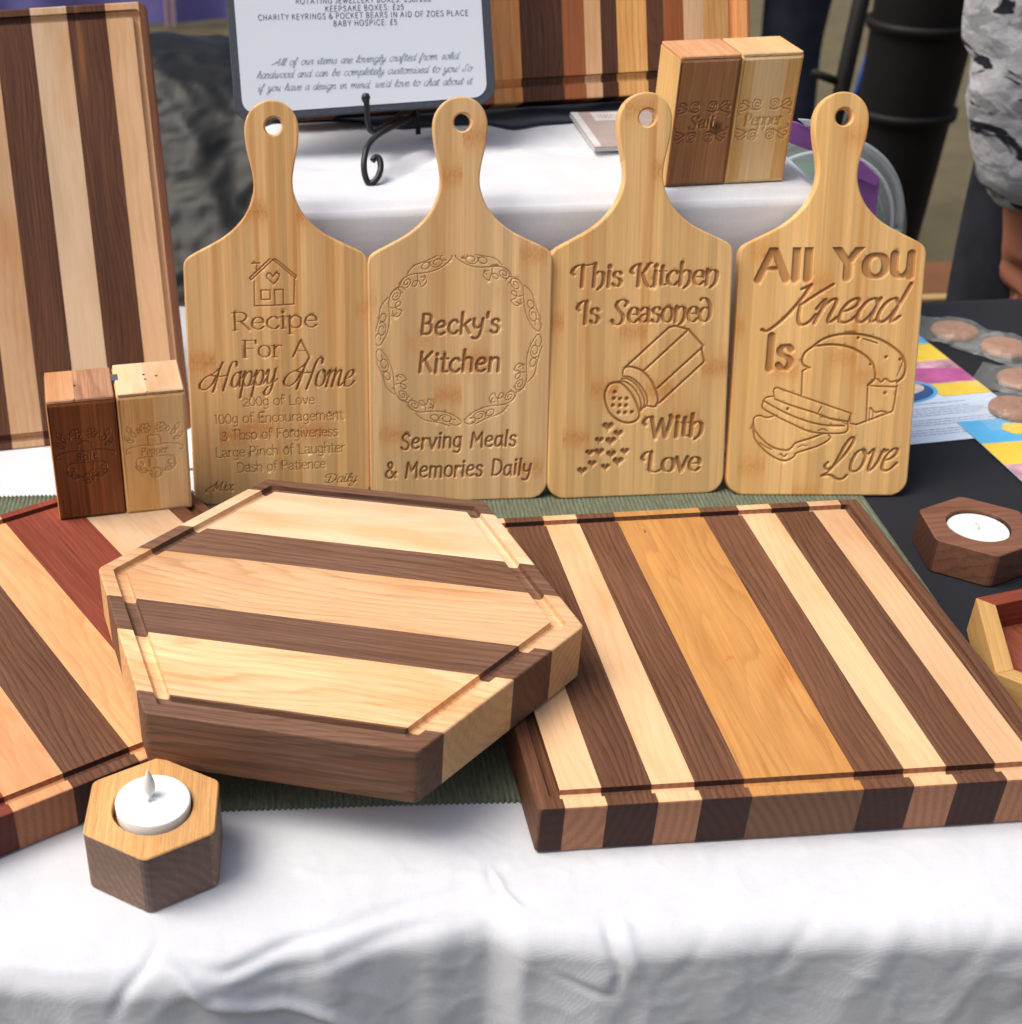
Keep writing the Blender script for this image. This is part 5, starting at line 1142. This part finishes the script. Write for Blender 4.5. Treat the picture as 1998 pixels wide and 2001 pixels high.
# ------------------------------------------------------------------ background: floor, tarpaulin, purple drape, stand, bin, bench, passers-by
FL = -.75
tfz = NT('olive_floor'); nz = tfz.noise(tfz.tc.outputs['Object'], 9, 5); k = tfz.ramp(nz, [(.3, .82), (.7, 1.15)]); nz2 = tfz.noise(tfz.tc.outputs['Object'], 160, 3); k2 = tfz.ramp(nz2, [(.3, .88), (.7, 1.12)])
mfl = tfz.fin(tfz.mix(1., tfz.mix(1., (.115, .096, .052), k, 'MULTIPLY'), k2, 'MULTIPLY'), .75, .25)
g = 40; vs = [(-30+60*i/g, -12+60*j/g, FL) for j in range(g+1) for i in range(g+1)]
j, i = np.meshgrid(np.arange(g), np.arange(g), indexing='ij'); a = (j*(g+1)+i).ravel()
tag(mk('ground', vs, [], mfl, quads=np.stack([a, a+1, a+g+2, a+g+1], 1)), kind='structure')
# far hall side beyond the frame so that the horizon is closed
def tarp():
    nx, ny = 120, 130; vs = []
    for j in range(ny):
        t = j/(ny-1); y = 1.30+.75*t; z = -.42+.50*smooth(t*1.02)
        for i in range(nx):
            x = -.75+.95*i/(nx-1)
            p = Vector((x*4, y*3, z*4)); n1 = noise.noise(p); n2 = noise.noise((x*9+n1*2+y*4, z*9-y*6, 3+n1)); n3 = noise.noise((x*22-z*10, z*30+x*7+y*12, 5))
            d = .045*n1+.012*n2+.004*n3+.0045*max(0, 1-abs(noise.noise((x*16-z*14+n1*2, z*26+y*15+x*10, 12)))*4)**2
            vs.append((x, y-d*.8, z+d*.7))
    j, i = np.meshgrid(np.arange(ny-1), np.arange(nx-1), indexing='ij'); a = (j*nx+i).ravel()
    o = mk('tarpaulin', vs, [], plain('black_tarpaulin', (.008, .0095, .010), .45, .25, 0, .4, 14), quads=np.stack([a, a+1, a+nx+1, a+nx], 1))
    tag(o, 'crumpled black tarpaulin heaped behind the tables at the left', 'tarpaulin')
tarp()
# purple drape of a far stall with two pale pink ribbons
nx, nz_ = 160, 12; vs = []
for j in range(nz_):
    for i in range(nx):
        x = -1.6+2.4*i/(nx-1); z = FL+.015+.85*j/(nz_-1); vs.append((x, 6.0+.03*math.sin(x*16+math.sin(x*5))*(1-.5*j/nz_), z))
j, i = np.meshgrid(np.arange(nz_-1), np.arange(nx-1), indexing='ij'); a = (j*nx+i).ravel()
o = mk('purple_drape', vs, [], cloth('purple_cotton', (.20, .18, .46), 300), quads=np.stack([a, a+1, a+nx+1, a+nx], 1)); tag(o, 'violet cloth hanging down a far stall, above the black tarpaulin', 'drape')
M_pink = plain('pale_pink', (.56, .36, .35), .6)
for x0, x1, lb in ((323, 330, 'left'), (336, 344, 'right')):
    a = pr(x0, 40, 5.93); b = pr(x1, 40, 5.93)
    o = MB().box(a[0], b[0], 5.925, 5.94, FL+.012, FL+.62).build('pink_post', M_pink); bevel(o, .002); tag(o, 'slim pale pink post in front of the violet cloth, %s of the two' % lb, 'post', 'pink posts')
mb = MB(); mb.lathe([(.001, .0), (.05, .004), (.06, .02), (.035, .035), (.001, .04)], 10, (0, 0, 0), 1, .8)
o = mb.build('litter', plain('litter_white', (.62, .64, .60)), None); x_ = pr(420, 64, 5.2); o.location = (x_[0], 5.2, FL); tag(o, 'small crumpled white paper on the floor behind the sign', 'litter')
# black metal stand
M_bin = plain('black_plastic', (.006, .006, .006), .6, .25, 0, .15, 30)
t = empty('metal_stand', M4((.86, 2.2, FL))); tag(t, 'black metal stand with a thin side brace, left of the tall black tube', 'stand')
q = [Vector(pr(1697, -60, 2.2)), Vector(pr(1640, 200, 2.2))]; dd = (q[1]-q[0]); q2 = q[0]+dd*((FL-q[0].z)/dd.z)
base = Vector((.86, 2.2, FL))
MB().tube([q[0]-dd*1.2-base, q2-base], .0125, 14).build('post', M_bin, t, True)
MB().tube([Vector(pr(1588, 141, 2.2))-base, Vector(pr(1646, 162, 2.2))-base], .0062, 10).build('brace', M_bin, t, True)
# tall black ribbed bin
a = Vector(pr(1750, 300, 2.5)); t = empty('tall_bin', M4((a.x, 2.5, FL), 0, 0, 0)); tag(t, 'tall black ribbed plastic tube standing left of the person in camouflage', 'bin')
rt, rb_ = .093, .058
zz = lambda z: rb_+(rt-rb_)*z/.95
prof = []
rings = [.95-.95*(0), .70, .47, .25]
MB().lathe([(zz(0), 0), (zz(.25), .25), (zz(.5), .5), (zz(.75), .75), (zz(.95), .95), (zz(1.15), 1.15)], 48).build('tube', M_bin, t, True)
zr = [Vector(pr(1800, 60, 2.42)).z-FL, Vector(pr(1780, 236, 2.42)).z-FL, .16]
for z in zr:
    MB().lathe([(zz(z)+.001, -.014), (zz(z)+.007, -.012), (zz(z)+.0085, -.004), (zz(z)+.0085, .002), (zz(z)+.001, .004)], 48, (0, 0, z), caps=False).build('collar', M_bin, t, True)
bm_ = MB(); bm_.tube([Vector(pr(1712, 60, 2.6)), Vector(pr(1684, 150, 2.6)), Vector(pr(1655, 250, 2.6))], .006, 10)
o = bm_.build('blue_strap', plain('blue_strap', (.03, .08, .30), .5), None, True); tag(o, 'thin blue strap hanging beside the tall black tube', 'strap')
# bench
y0 = pr(1800, 500, 2.05)[1]; zb = -.30
def onz(x, y, z): v = Fv+Rv*((x-575.1)/2734)-Uv*((y-1131.8)/2734); p = Vector((0, 0, .54))+v*((z-.54)/v.z); return p
a, b, c = onz(1760, 513, zb), onz(1760, 573, zb), onz(1760, 592, zb)
t = empty('wooden_bench', M4((1.1, 2.0, FL))); tag(t, 'low brown wooden bench with a pale front edge behind the black tablecloth', 'bench')
bevel(MB().box(-.9, .9, b.y-2.0, a.y-2.0, .42, .45).build('seat', plain('brown_board', (.17, .072, .030), .6, .3, 0, .15, 12), t), .002)
bevel(MB().box(-.9, .9, b.y-2.02, b.y-2.0005, .395, .449).build('front_rail', plain('tan_edge', (.42, .28, .13), .6, .3, 0, .12, 20), t), .002)
for x in (-.8, .8): MB().box(x-.03, x+.03, b.y-1.99, a.y-2.03, 0, .42).build('leg', plain('bench_leg', (.17, .08, .03)), t)

# ------------------------------------------------------------------ people
def skin(name, chains, mat, parent, sub=1, root=0):
    """chains: lists of (x, y, z, rx, ry) or (x, y, z, r); equal positions are shared joints"""
    vs = []; rad = []; ed = []; key = {}
    for ch in chains:
        prev = None
        for p in ch:
            k = tuple(round(c, 4) for c in p[:3])
            if k not in key: key[k] = len(vs); vs.append(p[:3]); rad.append((p[3], p[4] if len(p) > 4 else p[3]))
            i = key[k]
            if prev is not None and prev != i: ed.append((prev, i))
            prev = i
    me = bpy.data.meshes.new(name); me.from_pydata(vs, ed, []); o = bpy.data.objects.new(name, me); COL.objects.link(o)
    m = o.modifiers.new('skin', 'SKIN'); m.use_smooth_shade = True; m.branch_smoothing = .4
    for i, r in enumerate(rad): me.skin_vertices[0].data[i].radius = r
    me.skin_vertices[0].data[root].use_root = True
    s = o.modifiers.new('sub', 'SUBSURF'); s.levels = s.render_levels = sub
    dg = bpy.context.evaluated_depsgraph_get(); dg.update(); nm = bpy.data.meshes.new_from_object(o.evaluated_get(dg))
    o.modifiers.clear(); o.data = nm; bpy.data.meshes.remove(me); nm.name = name
    nm.materials.clear(); nm.materials.append(mat)
    for p in nm.polygons: p.use_smooth = True
    o.parent = parent; return o
def person(M, arms, mats, label, legs=(.085, .085), thick=1.0):
    """standing adult facing -y; arms: for left and right a list of joints shoulder, elbow, wrist in local space"""
    root = empty('person', M); tag(root, label, 'person')
    m_skin, m_top, m_leg, m_shoe, m_hair = mats
    hips = (0, 0, .95)
    body = [[(*hips, .15, .10), (0, .005, 1.10, .135, .095), (0, 0, 1.28, .15, .10), (0, .01, 1.42, .13, .085), (0, .01, 1.49, .055, .055), (0, -.005, 1.56, .055, .06), (0, -.015, 1.62, .072, .088), (0, -.01, 1.69, .075, .09), (0, 0, 1.735, .05, .06)]]
    for s in (-1, 1):
        body.append([(*hips, .15, .10), (s*legs[0], 0, .86, .088), (s*legs[0], -.005, .50, .056), (s*legs[1], .01, .28, .048), (s*legs[1], .015, .09, .034), (s*legs[1], -.06, .035, .034), (s*legs[1], -.15, .025, .028)])
    sleeves = []
    for s, (sh, el, wr) in zip((-1, 1), arms):
        mid = tuple((a+b)/2 for a, b in zip(el, wr))
        body.append([(0, .01, 1.42, .13, .085), (*sh, .058), (*el, .040), (*mid, .036), (*wr, .026)])
        d = (Vector(wr)-Vector(el)).normalized(); side = Vector((0, -1, 0)); pn = d.cross(side).normalized()*s
        w0 = Vector(wr); palm = w0+d*.055
        body[-1].append((*(w0+d*.03), .030, .016)); body[-1].append((*palm, .034, .014))
        for q, (off, L) in enumerate(((-.027, .062), (-.009, .074), (.009, .070), (.026, .055))):
            a = palm+side*off; b = a+d*.03; c = b+d*L*.45+pn*(-.012); e = c+d*L*.38+pn*(-.016)
            body.append([(*palm, .034, .014), (*(a+d*.022), .010), (*b, .0095), (*c, .0085), (*e, .0070)])
        th = w0+d*.035+side*.028
        body.append([(*(w0+d*.03), .030, .016), (*th, .012), (*(th+d*.028+side*.016), .0105), (*(th+d*.052+side*.018-pn*.006), .008)])
        cf = tuple(Vector(wr)-d*.030); e2 = tuple(Vector(wr)-d*.075)
        sleeves.append([(0, .01, 1.40, .175, .125), (*sh, .088*thick), (*el, .070*thick), (*mid, .066*thick), (*e2, .054*thick), (*(Vector(wr)-d*.060), .040), (*cf, .038)])
    skin('body', body, m_skin, root, 1)
    skin('top', [[(0, 0, .92, .165, .13), (0, 0, .97, .175, .135), (0, .005, 1.12, .175, .135), (0, 0, 1.27, .185, .135), (0, .01, 1.40, .175, .125), (0, .01, 1.475, .085, .08)]]+sleeves, m_top, root, 2)
    tp = [c for c in root.children if c.name.startswith('top')][0]
    for v in tp.data.vertices:      # soft horizontal folds of the fleece
        c = v.co; v.co += v.normal*(.007*noise.noise((c.x*9, c.y*9, c.z*26))+.005*max(0, 1-abs(noise.noise((c.x*12, c.y*12, c.z*20+3)))*4))
    skin('trousers', [[(0, 0, .98, .15, .11), (0, 0, .93, .15, .115)]]+[[(0, 0, .93, .15, .115), (s*legs[0], 0, .84, .098), (s*legs[0], -.005, .66, .084), (s*legs[0], -.005, .50, .072), (s*legs[1], .01, .28, .070), (s*legs[1], .015, .10, .062), (s*legs[1], .012, .05, .064)] for s in (-1, 1)], m_leg, root, 2)
    for s in (-1, 1):
        x = s*legs[1]; skin('shoe', [[(x, .05, .04, .042, .040), (x, .0, .05, .046, .045), (x, -.08, .042, .047, .038), (x, -.16, .032, .044, .028), (x, -.20, .028, .03, .022)]], m_shoe, root, 1)
    MB().lathe([(max(.001, .090*math.cos(a)), .105*math.sin(a)) for a in np.linspace(-.25, PI/2, 12)], 24, (0, .016, 1.675), 1, 1.15).build('hair', m_hair, root, True)
    for s in (-1, 1): MB().lathe([(max(.0005, .0105*math.cos(a)), .0075*math.sin(a)) for a in np.linspace(-PI/2, PI/2, 7)], 12, (s*.031, -.103, 1.655), 1, .5).build('eye', M_flame, root, True)
    skin('nose', [[(0, -.100, 1.665, .008), (0, -.116, 1.63, .012), (0, -.104, 1.618, .008)]], m_skin, root)
    MB().lathe([(.001, -.004), (.022, -.001), (.022, .001), (.001, .004)], 12, (0, -.098, 1.59), 1, .35).build('mouth', plain('lips_%d' % len(label), (.40, .15, .12), .5), root, True)
    return root
tc_ = NT('camouflage_fleece'); ob = tc_.tc.outputs['Object']
n1 = tc_.noise(tc_.vmul(ob, (13, 13, 26)), 1, 3, .6, 1.2); n2 = tc_.noise(tc_.vmul(ob, (10, 10, 21), tc_.vmul(tc_.oi.outputs['Location'], (0, 0, 0), None)), 1.3, 3, .55, 1.6)
col = tc_.mix(tc_.ramp(n2, [(.52, 0.), (.57, 1.)]), (.72, .73, .76), (.44, .45, .48)); col = tc_.mix(tc_.ramp(n1, [(.57, 0.), (.60, 1.)]), col, (.035, .038, .050))
tc_.bump(tc_.noise(ob, 30, 3), .5, .01); m_camo = tc_.fin(col, .9, .2)
m_skin = plain('skin', (.50, .20, .125), .5, .4, 0, .05, 40, Subsurface_Weight=.1)
m_jeans = plain('dark_jeans', (.020, .022, .032), .85, .2, 0, .3, 25); m_navy = plain('navy_jeans', (.020, .026, .042), .85, .2, 0, .3, 20)
m_shoe = plain('grey_shoe', (.10, .12, .15), .6); m_hair = plain('brown_hair', (.05, .028, .015), .6, .4, 0, .4, 120)
m_coat = plain('dark_jumper', (.03, .03, .035), .9)
X0 = .968
person(M4((X0, 1.62, FL)), [((-.200, .01, 1.38), (-.200, -.13, 1.04), (-.122, -.085, .712)), ((.20, .01, 1.40), (.25, .0, 1.10), (.24, -.08, .86))],
       (m_skin, m_camo, m_jeans, m_shoe, m_hair), 'person at the right edge in a white and black camouflage top and dark jeans', (.072, .09), 1.12)
person(M4((1.065, 3.3, FL), R(170)), [((-.205, .01, 1.40), (-.26, 0, 1.12), (-.22, -.03, .86)), ((.205, .01, 1.40), (.26, 0, 1.12), (.22, -.03, .86))],
       (m_skin, m_coat, m_navy, m_shoe, m_hair), 'person in dark navy trousers standing far behind the right pair of blocks', (.095, .115), 1.0)
